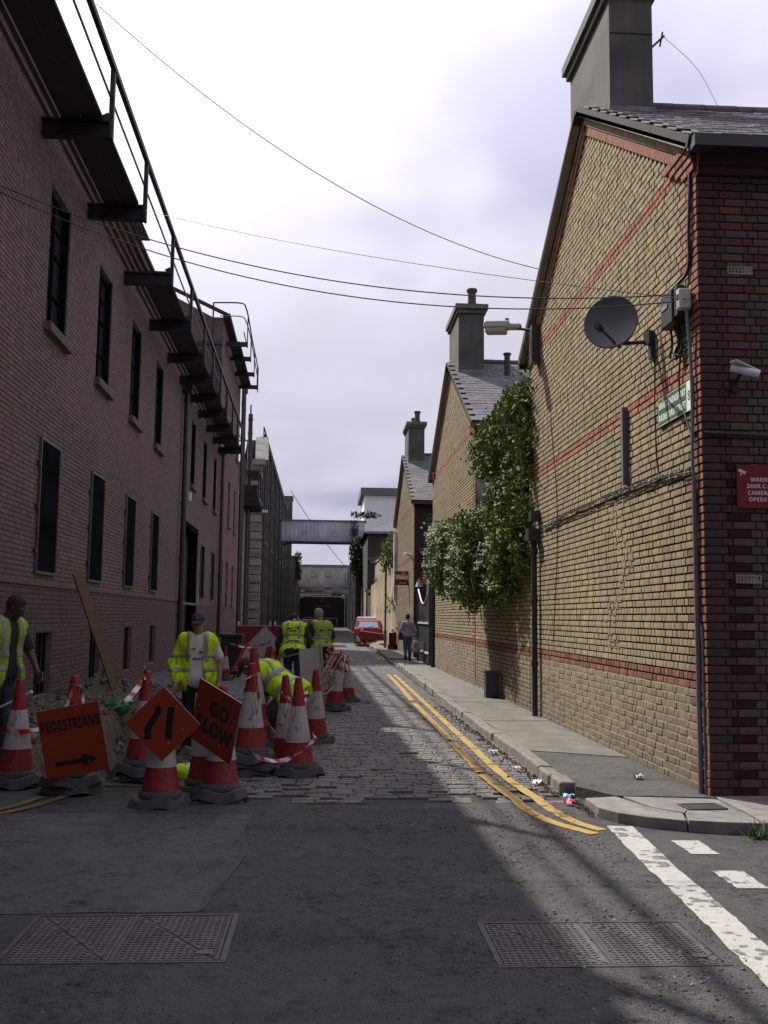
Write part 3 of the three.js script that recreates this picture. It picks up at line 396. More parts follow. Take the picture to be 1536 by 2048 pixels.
function house(label, zf, D, eave, ridge, seed, { depth = 8, facade, ownBricks = 300, ownSlates = 120, chim, pots = 0 }) {
  const H = thing('brick_house', label, 'house', [WX, 0, zf], 0, 'yellow brick gable houses'), q = rng(seed), mid = D / 2, rise = ridge - eave, sl = Math.hypot(mid, rise), sin = rise / sl, cos = mid / sl;
  const sh = new THREE.Shape([[0, -0.3], [D, -0.3], [D, eave], [mid, ridge], [0, eave]].map(([a, b]) => new THREE.Vector2(a, b)));
  part('wall', new THREE.ExtrudeGeometry(sh, { depth, bevelEnabled: false }).rotateY(Math.PI / 2), M.mortarDark, H);
  part('pointing', [box(0.0195, 1.32, D - 0.01, -0.00975, 0.36, -D / 2)], M.mortarLight, H);
  // street gable
  const cut = 0.25 / sin, span = (v) => v < eave - 0.12 ? [-0.016, D + 0.01] : [Math.max(0, (v - eave) / rise * mid + cut), Math.min(D, D - (v - eave) / rise * mid - cut)];
  let list = courses({ o: [-0.004, 0, 0], u: [0, 0, -1], n: [-1, 0, 0], v0: rest[0], v1: ridge - 0.25, step: rest[1], span, proud: 0.02, color: gableColor(seed), rnd: q, bond: (row, v) => row === 13 || (v > 1.2 && hash3(row, seed, 2) < 0.35) ? 'header' : 'flemish', joint: 0.0165, face: 0.38 });
  // rubbed brick bands that follow the slope
  for (const s of [0, 1]) for (const [off, pal, pr, hh] of [[0.065, YEL, 0.05, 0.115], [0.185, ORANGE, 0.035, 0.105]]) {
    const U = V(0, sin, s ? cos : -cos), Y = V(0, cos, s ? -sin : sin), N = V(-1, 0, 0); if (s) U.multiplyScalar(1);
    const b0 = s ? V(0, eave, -D) : V(0, eave, 0), xa = U.clone(), m0 = new THREE.Matrix4();
    const basis = s ? m0.makeBasis(xa.clone().multiplyScalar(-1), Y, N) : m0.makeBasis(xa, Y, N);
    for (let t = 0.05; t < sl - off * 0.7 - 0.02; t += 0.079) { const p = b0.clone().addScaledVector(U, t + off * sin * 0.5).addScaledVector(Y, -off), m = new THREE.Matrix4().makeTranslation(p.x - 0.004, p.y, p.z).multiply(basis).multiply(new THREE.Matrix4().makeScale(0.068, hh, pr)); list.push({ m, c: jit(pick(pal, q), q, 0.25), w: 0.07, h: hh, f: 0.3 }); }
  }
  const kn = (z0, z1) => { for (let i = 0; i < 4; i++) { const a = z0 + (z1 - z0) * i * 0.02, b = lerp(z1, z0, 0.18 * (3 - i)); const n = Math.max(2, Math.round(Math.abs(b - a) / 0.2)); for (let k = 0; k < n; k++) { const w = Math.abs(b - a) / n, zc = lerp(a, b, (k + 0.5) / n); list.push({ m: new THREE.Matrix4().makeTranslation(-0.004, eave - 0.2 + i * 0.077, zc).multiply(new THREE.Matrix4().makeRotationY(-Math.PI / 2)).multiply(new THREE.Matrix4().makeScale(w - 0.01, 0.066, 0.045 + i * 0.012)), c: jit(pick(RED, q), q, 0.3), w, h: 0.07, f: 0.35 }); } } };
  kn(0.02, -0.68); kn(-D - 0.02, -D + 0.68);
  if (facade === 'brick') {
    const fh = [[0.257, 0.5, 4.9, 4.972], [0.257, 0.5, 1.99, 2.06]];
    list = list.concat(courses({ o: [0, 0, 0.004], u: [1, 0, 0], n: [0, 0, 1], v0: rest[0], v1: eave - 0.3, step: rest[1], span: () => [-0.016, 3.2], proud: 0.014, color: facadeColor, rnd: q, joint: 0.0115, face: 1, bond: 'flemish' }));
    part('rear_facing', box(depth - 3.2, eave + 0.1, 0.02, 3.2 + (depth - 3.2) / 2, eave / 2 - 0.2, 0.012), textured(0.2, 0.15, 0.11, stoneT, 1), H);
    part('corbel', [box(3.3, 0.075, 0.06, 1.63, eave - 0.26, 0.03), box(3.3, 0.075, 0.1, 1.63, eave - 0.18, 0.05), box(3.3, 0.1, 0.14, 1.63, eave - 0.09, 0.07)], textured(0.065, 0.032, 0.03, stoneT, 1), H);
    for (const y of [4.935, 2.03]) { const a = part('air_brick', [box(0.24, 0.012, 0.03, 0.378, y + 0.032, 0.012), box(0.24, 0.012, 0.03, 0.378, y - 0.032, 0.012), ...[0, 1, 2, 3, 4, 5, 6, 7].map((i) => box(0.012, 0.054, 0.03, 0.264 + i * 0.0325, y, 0.012)), box(0.24, 0.06, 0.008, 0.378, y, 0.014)], textured(0.33, 0.3, 0.26, stoneT, 1), H); }
  } else if (facade === 'maroon') {
    list = list.concat(courses({ o: [0, 0, 0.004], u: [1, 0, 0], n: [0, 0, 1], v0: rest[0], v1: eave, step: rest[1], span: () => [-0.016, 2.4], proud: 0.014, color: ({ u, row, l, rnd }) => jit(u - l / 2 < 0.3 || rnd() < 0.6 ? pick(MAROON, rnd) : [0.16, 0.11, 0.08], rnd, 0.3), rnd: q, joint: 0.0115 }));
    part('window', [box(0.5, 2.6, 0.05, 0.72, 2.0, 0.03)], M.white, H);
    part('insulator', [1, 2].map((i) => bar([0.25 + 0.1 * (i % 2), 5.5 - i * 0.18, 0.02], [0.25 + 0.1 * (i % 2), 5.5 - i * 0.18, 0.12], 0.05, 8)), M.cctv, H);
  } else part('front_render', box(depth, eave + 0.2, 0.03, depth / 2, eave / 2 - 0.1, 0.015), M.renderPale, H);
  pieces(H, list, BRICK, M.brick, 'brick', 'bricks', ownBricks);
  // roof
  const roof = new THREE.Group(); roof.name = 'roof'; H.add(roof); const ov = 0.17, eo = 0.22;
  const slab = (s) => { const L = sl + eo, g = new THREE.BoxGeometry(depth + ov, 0.11, L); g.translate((depth - ov) / 2, 0.055, (L / 2 - eo) * -1); g.rotateX(Math.atan2(rise, mid)); g.translate(0, eave, 0); if (s) g.scale(1, 1, -1), g.translate(0, 0, -D); if (s) { const ix = g.index.array; for (let i = 0; i < ix.length; i += 3) [ix[i], ix[i + 1]] = [ix[i + 1], ix[i]]; g.computeVertexNormals(); } return g; };
  part('deck', [slab(0), slab(1)], M.barge, roof);
  part('verge_mortar', [0, 1].map((s) => { const a = s ? -D - 0.15 : 0.15, g = beam([-ov + 0.05, eave - 0.08, a], [-ov + 0.05, ridge + 0.03, -mid], 0.1, 0.05); return g; }), textured(0.3, 0.27, 0.2, stoneT, 2, 1.4, 0.006), roof);
  const ang = Math.atan2(rise, mid), slates = [], rows = Math.floor((sl + eo) / 0.225);
  for (const s of [0, 1]) { if (s && seed !== 101) { } for (let r = 0; r < rows; r++) for (let x = -ov + 0.015 + (r % 2 ? 0.14 : 0), k = 0; x < (s ? 1.2 : 6.2); x += 0.283, k++) {
    const t = -eo + r * 0.225 + 0.13, y = eave + t * sin + 0.118 * cos, z = s ? -D + t * cos + 0 : -t * cos, zz = s ? z - 0.118 * sin : z + 0.118 * sin;
    const m = new THREE.Matrix4().makeTranslation(x + 0.14, y, zz).multiply(new THREE.Matrix4().makeRotationFromEuler(new THREE.Euler((s ? -1 : 1) * -(Math.PI / 2 - ang) * 1 + (s ? 0.03 : -0.03) + 0.012 * (q() - 0.5), s ? Math.PI : 0, 0.02 * (q() - 0.5), s ? 'XYZ' : 'XYZ'))).multiply(new THREE.Matrix4().makeScale(0.276, 0.29, 0.014 + 0.006 * q()));
    const b = 0.085 + 0.05 * q() + 0.05 * (fbm(x + seed, r * 0.4, 0, 3) - 0.5); slates.push({ m, c: [b, b * 0.97, b * 1.04], w: 0.27, h: 0.22, f: s ? 0.01 : 0.4 }); } }
  pieces(roof, slates, SLATE, M.slate, 'slate', 'slates', ownSlates);
  { const n = Math.floor((depth + ov) / 0.45), g = []; for (let i = 2; i < n; i++) g.push(bar([-ov + i * 0.45, ridge + 0.12, -mid], [-ov + i * 0.45 + 0.44, ridge + 0.125, -mid], 0.1, 8)); part('ridge_tile', g, textured(0.13, 0.1, 0.095, stoneT, 1), roof); }
  // gutter and fascia
  part('gutter', box(depth + ov - 0.04, 0.11, 0.13, (depth - ov) / 2, eave - 0.1, 0.27), M.pipe, roof); part('fascia', box(depth + ov - 0.02, 0.16, 0.04, (depth - ov) / 2, eave - 0.06, 0.18), M.pipe, roof); part('gutter', box(depth + ov - 0.04, 0.11, 0.13, (depth - ov) / 2, eave - 0.1, -D - 0.27), M.pipe, roof);
  // chimney
  const c = new THREE.Group(); c.name = 'chimney'; c.position.set(0, 0, -mid); H.add(c); const [cx0, cx1, cd, ct] = chim;
  part('stack', box(cx1 - cx0, ct - ridge + 0.6, cd, (cx0 + cx1) / 2, (ct + ridge - 0.6) / 2, 0), M.render, c);
  part('cap', [box(cx1 - cx0 + 0.2, 0.14, cd + 0.24, (cx0 + cx1) / 2, ct + 0.17, 0), box(cx1 - cx0 + 0.1, 0.1, cd + 0.12, (cx0 + cx1) / 2, ct + 0.05, 0)], textured(0.15, 0.145, 0.125, stainT, 1 / 1.5), c);
  part('flashing', [box(cx1 - cx0 + 0.04, 0.16, 0.03, (cx0 + cx1) / 2, ridge - 0.02 - (cd / 2) * rise / mid + 0.15, cd / 2 + 0.01)], textured(0.22, 0.22, 0.24, stoneT, 2), c);;
  for (let i = 0; i < pots; i++) part('chimney_pot', new THREE.LatheGeometry([[0.13, 0], [0.14, 0.1], [0.115, 0.14], [0.11, 0.42], [0.15, 0.45], [0.15, 0.52], [0.1, 0.53], [0.1, 0.3]].map((a) => new THREE.Vector2(...a)), 14).translate((cx0 + cx1) / 2 + 0.05, ct + 0.24, -cd / 2 + 0.25 + i * (cd - 0.5) / Math.max(1, pots - 1)), textured(0.1, 0.066, 0.056, stoneT, 2), c);
  return H;
}
const H1 = house('nearest yellow brick gable house with satellite dish, street lamp and tall grey chimney', -8.7, 7.6, 6.16, 8.5, 101, { facade: 'brick', chim: [0.02, 0.58, 1.95, 9.58] });
const H2 = house('middle yellow brick gable house behind the flowering shrub, lone pot on its chimney', -22.3, 9.0, 6.2, 8.72, 202, { ownBricks: 0, ownSlates: 150, chim: [0.05, 0.75, 2.0, 9.95], pots: 2 });
const H3 = house('farthest yellow brick gable house with agency board and dark red brick front', -37.9, 9.8, 6.2, 8.72, 303, { facade: 'maroon', ownBricks: 0, ownSlates: 0, chim: [0.05, 0.75, 2.0, 9.9], pots: 2 });
part('vent_pipe', [bar([1.35, 8.1, -3.3], [1.35, 8.75, -3.3], 0.08, 10), bar([1.35, 8.75, -3.3], [1.35, 8.8, -3.3], 0.11, 10)], M.pipe, H2);
part('white_pipe', [box(0.16, 3.2, 0.5, -0.1, 4.1, -9.1)], M.white, H3);
{ // chimney wire bracket on the nearest house
  part('aerial_hook', [bar([0.62, 9.02, -3.0], [0.8, 9.2, -3.0], 0.015), bar([0.74, 9.05, -3.0], [0.78, 9.25, -3.0], 0.012), bar([0.58, 9.1, -2.82], [0.02, 9.1, -2.82], 0.008)], M.pipe, H1);
  tag(part('aerial_wire', tube([[WX + 0.78, 9.2, -11.7], [WX + 1.3, 8.9, -11.9], [WX + 1.75, 8.6, -12.3]], 0.004, 12, 4), M.pipe, scene), 'thin wire from the tall chimney down to the slate ridge', 'wire');
}
{ const gs = [], q = rng(6); for (let r = 0; r < 27; r++) { const v = 1.33 + r * 0.077 - 0.008, u = 2.75 + 0.3 * Math.sin(r * 0.4) - 0.02 * r; for (let k = 0; k < 3; k++) if (q() < 0.62) gs.push(box(0.02, 0.012, 0.07 + 0.09 * q(), -0.02, v, -(u + 0.16 * (k - 1) + 0.06 * q()))); if (q() < 0.4) gs.push(box(0.02, 0.07, 0.012, -0.0195, v + 0.04, -(u + 0.1 * (q() - 0.5)))); } part('repointing', gs, M.mortarLight, H1).userData.kind = 'stuff'; }
// ---- boundary wall with its own courses ----
{
  const B = thing('boundary_wall', 'yellow brick yard wall below the flowering shrub between two houses', 'wall', [WX, 0, -16.32]), q = rng(55), D = 5.96;
  part('wall', box(0.3, 3.3, D, 0.15, 1.65, -D / 2), M.mortarDark, B); part('coping', box(0.36, 0.1, D, 0.14, 3.35, -D / 2), M.sill, B);
  const gc = gableColor(7); pieces(B, courses({ o: [-0.002, 0, 0], u: [0, 0, -1], n: [-1, 0, 0], v0: rest[0], v1: 3.28, step: rest[1], span: () => [0.06, D - 0.02], proud: 0.017, color: gc, rnd: q, joint: 0.0125, face: 0.3 }), BRICK, M.brick, 'brick', 'bricks', 0);
}
// ---- fittings on the near house: each is a thing of its own ----
{
  const dish = thing('satellite_dish', 'dark round satellite dish on a bracket high on the yellow gable', 'satellite dish', [WX, 4.58, -9.95]);
  part('mount', [box(0.05, 0.3, 0.09, -0.045, -0.02, 0), bar([-0.06, 0.02, 0], [-0.3, 0.03, -0.13], 0.022, 8), bar([-0.3, 0.03, -0.13], [-0.4, 0.09, -0.2], 0.022, 8), box(0.1, 0.14, 0.1, -0.06, 0.06, 0, 0.3)], M.pipe, dish);
  const n = V(-0.62, 0.2, 0.75).normalize(), c = V(-0.4, 0.27, -0.22), qn = new THREE.Quaternion().setFromUnitVectors(V(0, 1, 0), n), prof = []; for (let i = 0; i <= 12; i++) { const r = 0.3 * i / 12; prof.push(new THREE.Vector2(r, 0.62 * r * r)); } prof.push(new THREE.Vector2(0.315, 0.062), new THREE.Vector2(0.315, 0.045)); for (let i = 12; i >= 0; i--) { const r = 0.305 * i / 12; prof.push(new THREE.Vector2(r, 0.62 * r * r - 0.012)); }
  part('reflector', new THREE.LatheGeometry(prof, 40).scale(0.94, 1, 1.05).applyQuaternion(qn).translate(c.x, c.y, c.z), mat(0.075, 0.075, 0.085, { roughness: 0.5 }), dish);
  const f = c.clone().addScaledVector(n, 0.3).add(V(-0.03, -0.17, 0)), bt = c.clone().add(V(0.06, -0.28, 0.06));
  part('feed_arm', [bar(bt.toArray(), f.toArray(), 0.014), bar(bt.toArray(), c.clone().addScaledVector(n, -0.03).toArray(), 0.02)], M.pipe, dish); part('feed_horn', bar(f.clone().addScaledVector(n, -0.06).toArray(), f.clone().addScaledVector(n, 0.06).toArray(), 0.035, 12), M.black, dish);

  const lamp = thing('street_lamp', 'pale grey street lantern on a short arm from the near gable', 'street lamp', [WX, 6.1, -15.52]);
  part('bracket', box(0.14, 0.62, 0.22, -0.09, 0.04, 0), M.pipe, lamp); part('arm', bar([-0.1, 0.28, 0], [-0.36, 0.38, -0.22], 0.022, 8), M.pipe, lamp);
  const hd = new THREE.Group(); hd.name = 'lantern'; hd.position.set(-0.43, 0.42, -0.26); hd.rotation.set(0, -0.35, -0.06); lamp.add(hd);
  part('canopy', [rbox(0.44, 0.13, 0.24, 0.04, -0.24, 0.02, 0), rbox(0.24, 0.1, 0.14, 0.035, 0.05, -0.005, 0)], mat(0.5, 0.51, 0.48, { roughness: 0.5 }), hd); part('bowl', rbox(0.36, 0.1, 0.2, 0.035, -0.25, -0.075, 0), mat(0.42, 0.4, 0.33, { roughness: 0.25 }), hd); part('photocell', new THREE.CylinderGeometry(0.035, 0.035, 0.06, 12).translate(-0.08, 0.11, 0), M.conduit, hd);

  const jb = thing('junction_box', 'black cable box with trailing leads beside the gable corner', 'cable box', [WX, 4.7, -9.18]);
  part('case', rbox(0.14, 0.34, 0.32, 0.015, -0.09, 0, 0), M.black, jb); part('label_plate', box(0.006, 0.05, 0.16, -0.165, 0.03, -0.03), M.plasticGrey, jb); part('lid', rbox(0.08, 0.3, 0.1, 0.01, -0.1, 0.02, 0.21), M.black, jb);
  part('cable_tail', [tube([[-0.08, -0.16, -0.1], [-0.05, -0.3, -0.14], [-0.04, -0.42, -0.25]], 0.012), tube([[-0.08, -0.16, 0], [-0.04, -0.3, 0.02], [-0.1, -0.46, 0.05], [-0.05, -0.5, 0.12]], 0.014), tube([[-0.08, -0.16, 0.08], [-0.05, -0.34, 0.04], [-0.08, -0.5, 0.02], [-0.05, -0.42, 0.16]], 0.02), tube([[-0.06, -0.2, 0.2], [-0.05, -0.55, 0.05], [-0.05, -0.85, 0.03], [-0.05, -1.15, 0.2], [-0.05, -1.4, 0.36]], 0.01)], M.pipe, jb);
  const fu = thing('fuse_unit', 'small pale fuse unit clipped at the top of the green conduit', 'fuse box', [WX, 4.7, -8.86]); part('case', rbox(0.12, 0.2, 0.09, 0.015, -0.1, 0, 0), mat(0.5, 0.5, 0.44, { roughness: 0.6 }), fu); part('cutout', box(0.006, 0.05, 0.05, -0.163, 0.02, 0.0), M.black, fu);
  const cd = thing('conduit', 'conduit down the gable corner, green above and grey below', 'conduit pipe', [WX, 0, -8.83]);
  part('upper_pipe', tube([[-0.09, 4.6, 0], [-0.06, 4.2, 0.0], [-0.055, 3.6, 0.01], [-0.06, 3.1, 0.0], [-0.05, 2.9, 0.0]], 0.017, 30, 8), M.conduitGreen, cd); part('lower_pipe', [bar([-0.05, 2.95, 0], [-0.05, 0.1, 0], 0.024, 10), bar([-0.03, 1.6, 0.065], [-0.03, 0.1, 0.065], 0.012, 8)], M.conduit, cd); part('clip', [0.5, 1.3, 2.1, 2.8, 3.4].map((y) => box(0.04, 0.03, 0.08, -0.02, y, 0)), M.pipe, cd);
  const dp = thing('drainpipe', 'black drainpipe at the far end of the near gable', 'drainpipe', [WX, 0, -15.6]); part('pipe', [bar([-0.1, 0.1, 0], [-0.1, 2.9, 0], 0.045, 10), ...[0.9, 1.9, 2.7].map((y) => bar([-0.1, y, 0], [-0.1, y + 0.07, 0], 0.058, 10))], M.pipe, dp); part('hopper', box(0.2, 0.2, 0.24, -0.12, 3.0, 0), M.pipe, dp); part('cable_box', box(0.16, 0.16, 0.2, -0.1, 3.3, 0.05), M.pipe, dp);
  tag(part('timber_strip', rbox(0.07, 0.9, 0.07, 0.006, WX - 0.055, 3.64, -10.9), mat(0.13, 0.12, 0.13, { roughness: 0.8 }), scene), 'upright grey batten fixed to the middle of the near gable', 'batten');
  { const pts = [], q = rng(3), g = []; for (let i = 0; i <= 60; i++) pts.push([WX - 0.045 - 0.01 * q(), 3.08 + 0.07 * Math.sin(i / 60 * 3.1) + 0.02 * (q() - 0.5), -8.9 - i * 0.105]); g.push(tube(pts, 0.01, 120, 5), tube(pts.map(([x, y, z]) => [x - 0.01, y - 0.02 + 0.03 * (q() - 0.5), z]), 0.007, 120, 5)); for (let i = 0; i < 60; i++) { const [x, y, z] = pts[i]; g.push(new THREE.TorusGeometry(0.018 + 0.02 * q() * q(), 0.005, 5, 10).rotateX(q() * 0.8).rotateY(0.5 + q()).translate(x - 0.01, y, z)); } tag(part('cable_run', g, mat(0.06, 0.055, 0.055, { roughness: 0.7 }), scene), 'dark coiled cable bundle clipped across the near gable', 'cable'); }
  tag(part('thin_cable', [tube([[WX - 0.03, 4.45, -9.9], [WX - 0.03, 3.9, -9.93], [WX - 0.03, 3.3, -9.9], [WX - 0.03, 3.1, -9.82]], 0.006), tube([[WX - 0.03, 6.02, -8.8], [WX - 0.05, 5.4, -8.82], [WX - 0.04, 5.0, -8.9], [WX - 0.1, 4.9, -9.1]], 0.018), tube([[WX - 0.03, 4.8, -14.7], [WX - 0.03, 3.2, -14.3], [WX - 0.03, 1.3, -14.6]], 0.006)], M.pipe, scene), 'slack dark cables hanging down the near gable wall', 'cable');
  // street name plate, green and white
  const pl = thing('street_sign', 'green street name plate with white lettering below the cable box', 'street sign', [WX - 0.035, 3.78, -9.32]);
  const tx = canvasTex(1024, 320, (g, w, h) => { g.fillStyle = '#3f5f33'; g.fillRect(0, 0, w, h); g.fillStyle = '#e9efe6'; g.fillRect(w * 0.875, 0, w * 0.125, h); g.strokeStyle = '#dfe7dc'; g.lineWidth = 6; g.strokeRect(6, 6, w * 0.87 - 12, h - 12); g.fillStyle = '#eef4ea'; g.textAlign = 'center'; g.textBaseline = 'middle'; g.font = 'bold 104px sans-serif'; g.fillText('SRÁID RAINSFORT', w * 0.435, h * 0.29, w * 0.82); g.fillText('RAINSFORD STREET', w * 0.435, h * 0.72, w * 0.82); g.fillStyle = '#2a4a28'; g.font = 'bold 150px sans-serif'; g.fillText('8', w * 0.937, h * 0.5); });
  { const g = new THREE.PlaneGeometry(0.92, 0.29).rotateY(-Math.PI / 2).translate(-0.013, 0, 0); part('plate', box(0.02, 0.29, 0.92), M.plasticGrey, pl); part('lettering', g, face(1, 1, tx), pl, true); pl.rotation.x = 0.0; }
}
// front of the near house
{
  const cam = thing('security_camera', 'white bullet camera on the dark front of the near house', 'security camera', [3.79, 3.92, -8.66]);
  part('housing', [bar([-0.12, 0.035, 0.13], [0.12, -0.035, 0.2], 0.038, 14), box(0.27, 0.008, 0.09, 0.0, 0.045, 0.165, 0.28, 0, -0.28)], M.cctv, cam); part('lens', bar([0.12, -0.035, 0.2], [0.128, -0.037, 0.202], 0.03, 12), M.black, cam); part('bracket', [box(0.06, 0.12, 0.05, -0.03, -0.1, 0), bar([-0.03, -0.08, 0.02], [-0.02, 0, 0.15], 0.014)], M.black, cam);
  const s = thing('warning_sign', 'dark red camera warning sign with white lettering on the near house front', 'sign', [4.015, 2.88, -8.66]);
  const tx = canvasTex(1024, 800, (g, w, h) => { g.fillStyle = '#6a1120'; g.fillRect(0, 0, w, h); g.fillStyle = '#d9ccd2'; g.textAlign = 'center'; g.textBaseline = 'middle'; g.font = 'bold 108px sans-serif'; ['WARNING', '24HR C.C.T.V.', 'CAMERAS IN', 'OPERATION'].forEach((t, i) => g.fillText(t, w / 2, h * (0.34 + i * 0.155), w * 0.9)); for (const k of [-1, 1]) { g.save(); g.translate(w / 2 + k * w * 0.41, h * 0.15); g.scale(-k, 1); g.rotate(0.45); g.fillRect(-70, -24, 130, 48); g.fillRect(56, -36, 20, 72); g.rotate(-0.45); g.fillRect(-24, 22, 16, 70); g.restore(); } });
  part('plate', rbox(0.52, 0.4, 0.012, 0.004), mat(0.3, 0.02, 0.04), s); part('lettering', new THREE.PlaneGeometry(0.515, 0.395).translate(0, 0, 0.0085), face(1, 1, tx, { roughness: 0.35 }), s, true);
  tag(part('facade_cable', tube([[3.45, 3.37, -8.64], [3.9, 3.36, -8.64], [4.6, 3.33, -8.64], [6, 3.34, -8.64]], 0.02), M.pipe, scene), 'dark cable clipped level across the near house front', 'cable');
}
// ---- yard gateway beyond the middle house ----
{
  const G = thing('iron_gate', 'tall dark iron yard gate with dipping top rail and spiked post', 'gate', [WX + 0.02, 0.06, -34.2]), gs = [], top = (t) => 2.6 - 0.55 * Math.sin(Math.PI * clamp((t + 1.9) / 3.8, 0, 1));
  part('panel', (() => { const a = []; for (let i = 0; i < 26; i++) { const z = -1.85 + i * 0.148, h = top(z) - 0.06; a.push(box(0.03, h, 0.135, 0, h / 2 + 0.05, z)); } return a; })(), mat(0.03, 0.03, 0.034, { roughness: 0.5 }), G);
  part('rail', [tube(Array.from({ length: 12 }, (_, i) => { const z = -1.9 + i * 3.8 / 11; return [-0.03, top(z) + 0.02, z]; }), 0.03), box(0.05, 0.06, 3.7, -0.04, 0.4, 0), box(0.05, 0.06, 3.7, -0.04, 1.4, 0)], M.greySteel, G);
  part('post', [box(0.12, 2.7, 0.12, 0, 1.35, -2.02), box(0.12, 2.7, 0.12, 0, 1.35, 2.02)], M.pipe, G); part('finial', [new THREE.ConeGeometry(0.16, 0.36, 4).translate(0, 2.9, -2.02), new THREE.ConeGeometry(0.16, 0.36, 4).translate(0, 2.9, 2.02)], M.galv, G);
  const pp = thing('drainpipe', 'black pipe on the far corner of the middle house by the iron gate', 'drainpipe', [WX - 0.08, 0, -30.6]); part('pipe', [bar([0, 0.1, 0], [0, 3.1, 0], 0.06, 10), bar([0, 3.1, 0], [0, 3.2, 0], 0.08, 10)], M.pipe, pp); part('elbow', bar([0, 3.1, 0], [-0.1, 3.5, -0.4], 0.05, 8), M.plasticGrey, pp);
  const yb = thing('agency_board', 'maroon and gold agency board with white lettering on the farthest house', 'sign', [3.25, 3.26, -40.4]);
  const tx = canvasTex(512, 400, (g, w, h) => { g.fillStyle = '#6d1526'; g.fillRect(0, 0, w, h); g.fillStyle = '#c9a21c'; g.fillRect(0, h * 0.22, w, h * 0.38); g.beginPath(); g.moveTo(w * 0.55, h * 0.6); g.quadraticCurveTo(w * 0.85, h * 0.68, w * 0.92, h); g.lineTo(w, h); g.lineTo(w, h * 0.6); g.fill(); g.fillStyle = '#f4f0e6'; g.textAlign = 'center'; g.textBaseline = 'middle'; g.font = 'bold 150px sans-serif'; g.fillText('Young', w / 2, h * 0.43, w * 0.94); g.font = 'bold 44px sans-serif'; g.fillText('SOLD', w / 2, h * 0.11); g.fillText('497 9022', w * 0.45, h * 0.84); });
  part('panel', box(0.74, 0.58, 0.03), mat(0.2, 0.03, 0.05), yb); part('lettering', new THREE.PlaneGeometry(0.73, 0.57).translate(0, 0, 0.018), face(1, 1, tx), yb, true);
  const rs = thing('notice', 'small dark red notice on the dark brick front beyond the gate', 'sign', [3.95, 3.1, -37.86]); part('plate', box(0.5, 0.42, 0.02), mat(0.3, 0.02, 0.04), rs); part('text_line', [0.1, 0, -0.1].map((y) => box(0.36, 0.045, 0.01, 0, y - 0.03, 0.014)), mat(0.5, 0.35, 0.38), rs);
  for (const [x, z, l, t] of [[3.2, -38.5, 'white camera on a stalk at the farthest gable corner', 0.6], [3.9, -37.6, 'white camera and green hood on the dark front beyond the gate', -0.6]]) { const c = thing('security_camera', l, 'security camera', [x, 4.1, z], t); part('housing', bar([-0.16, 0.06, 0.1], [0.16, -0.02, 0.16], 0.06, 10), M.cctv, c); part('bracket', bar([0.1, 0, 0.1], [0.28, -0.12, 0], 0.02), M.pipe, c); if (t < 0) part('hood', box(0.6, 0.06, 0.3, 0.1, 0.18, 0.1), mat(0.08, 0.14, 0.11), c); }
  const post = thing('pole', 'slim grey pole standing on the pavement past the farthest gable', 'pole', [3.07, 0.1, -49.4]); part('shaft', bar([0, 0, 0], [0, 4.1, 0], 0.055, 10), mat(0.1, 0.12, 0.11), post); part('sleeve', [bar([0, 0, 0], [0, 0.9, 0], 0.075, 10), bar([0, 2.6, 0], [0, 2.75, 0], 0.07, 10)], mat(0.1, 0.12, 0.11), post);
}

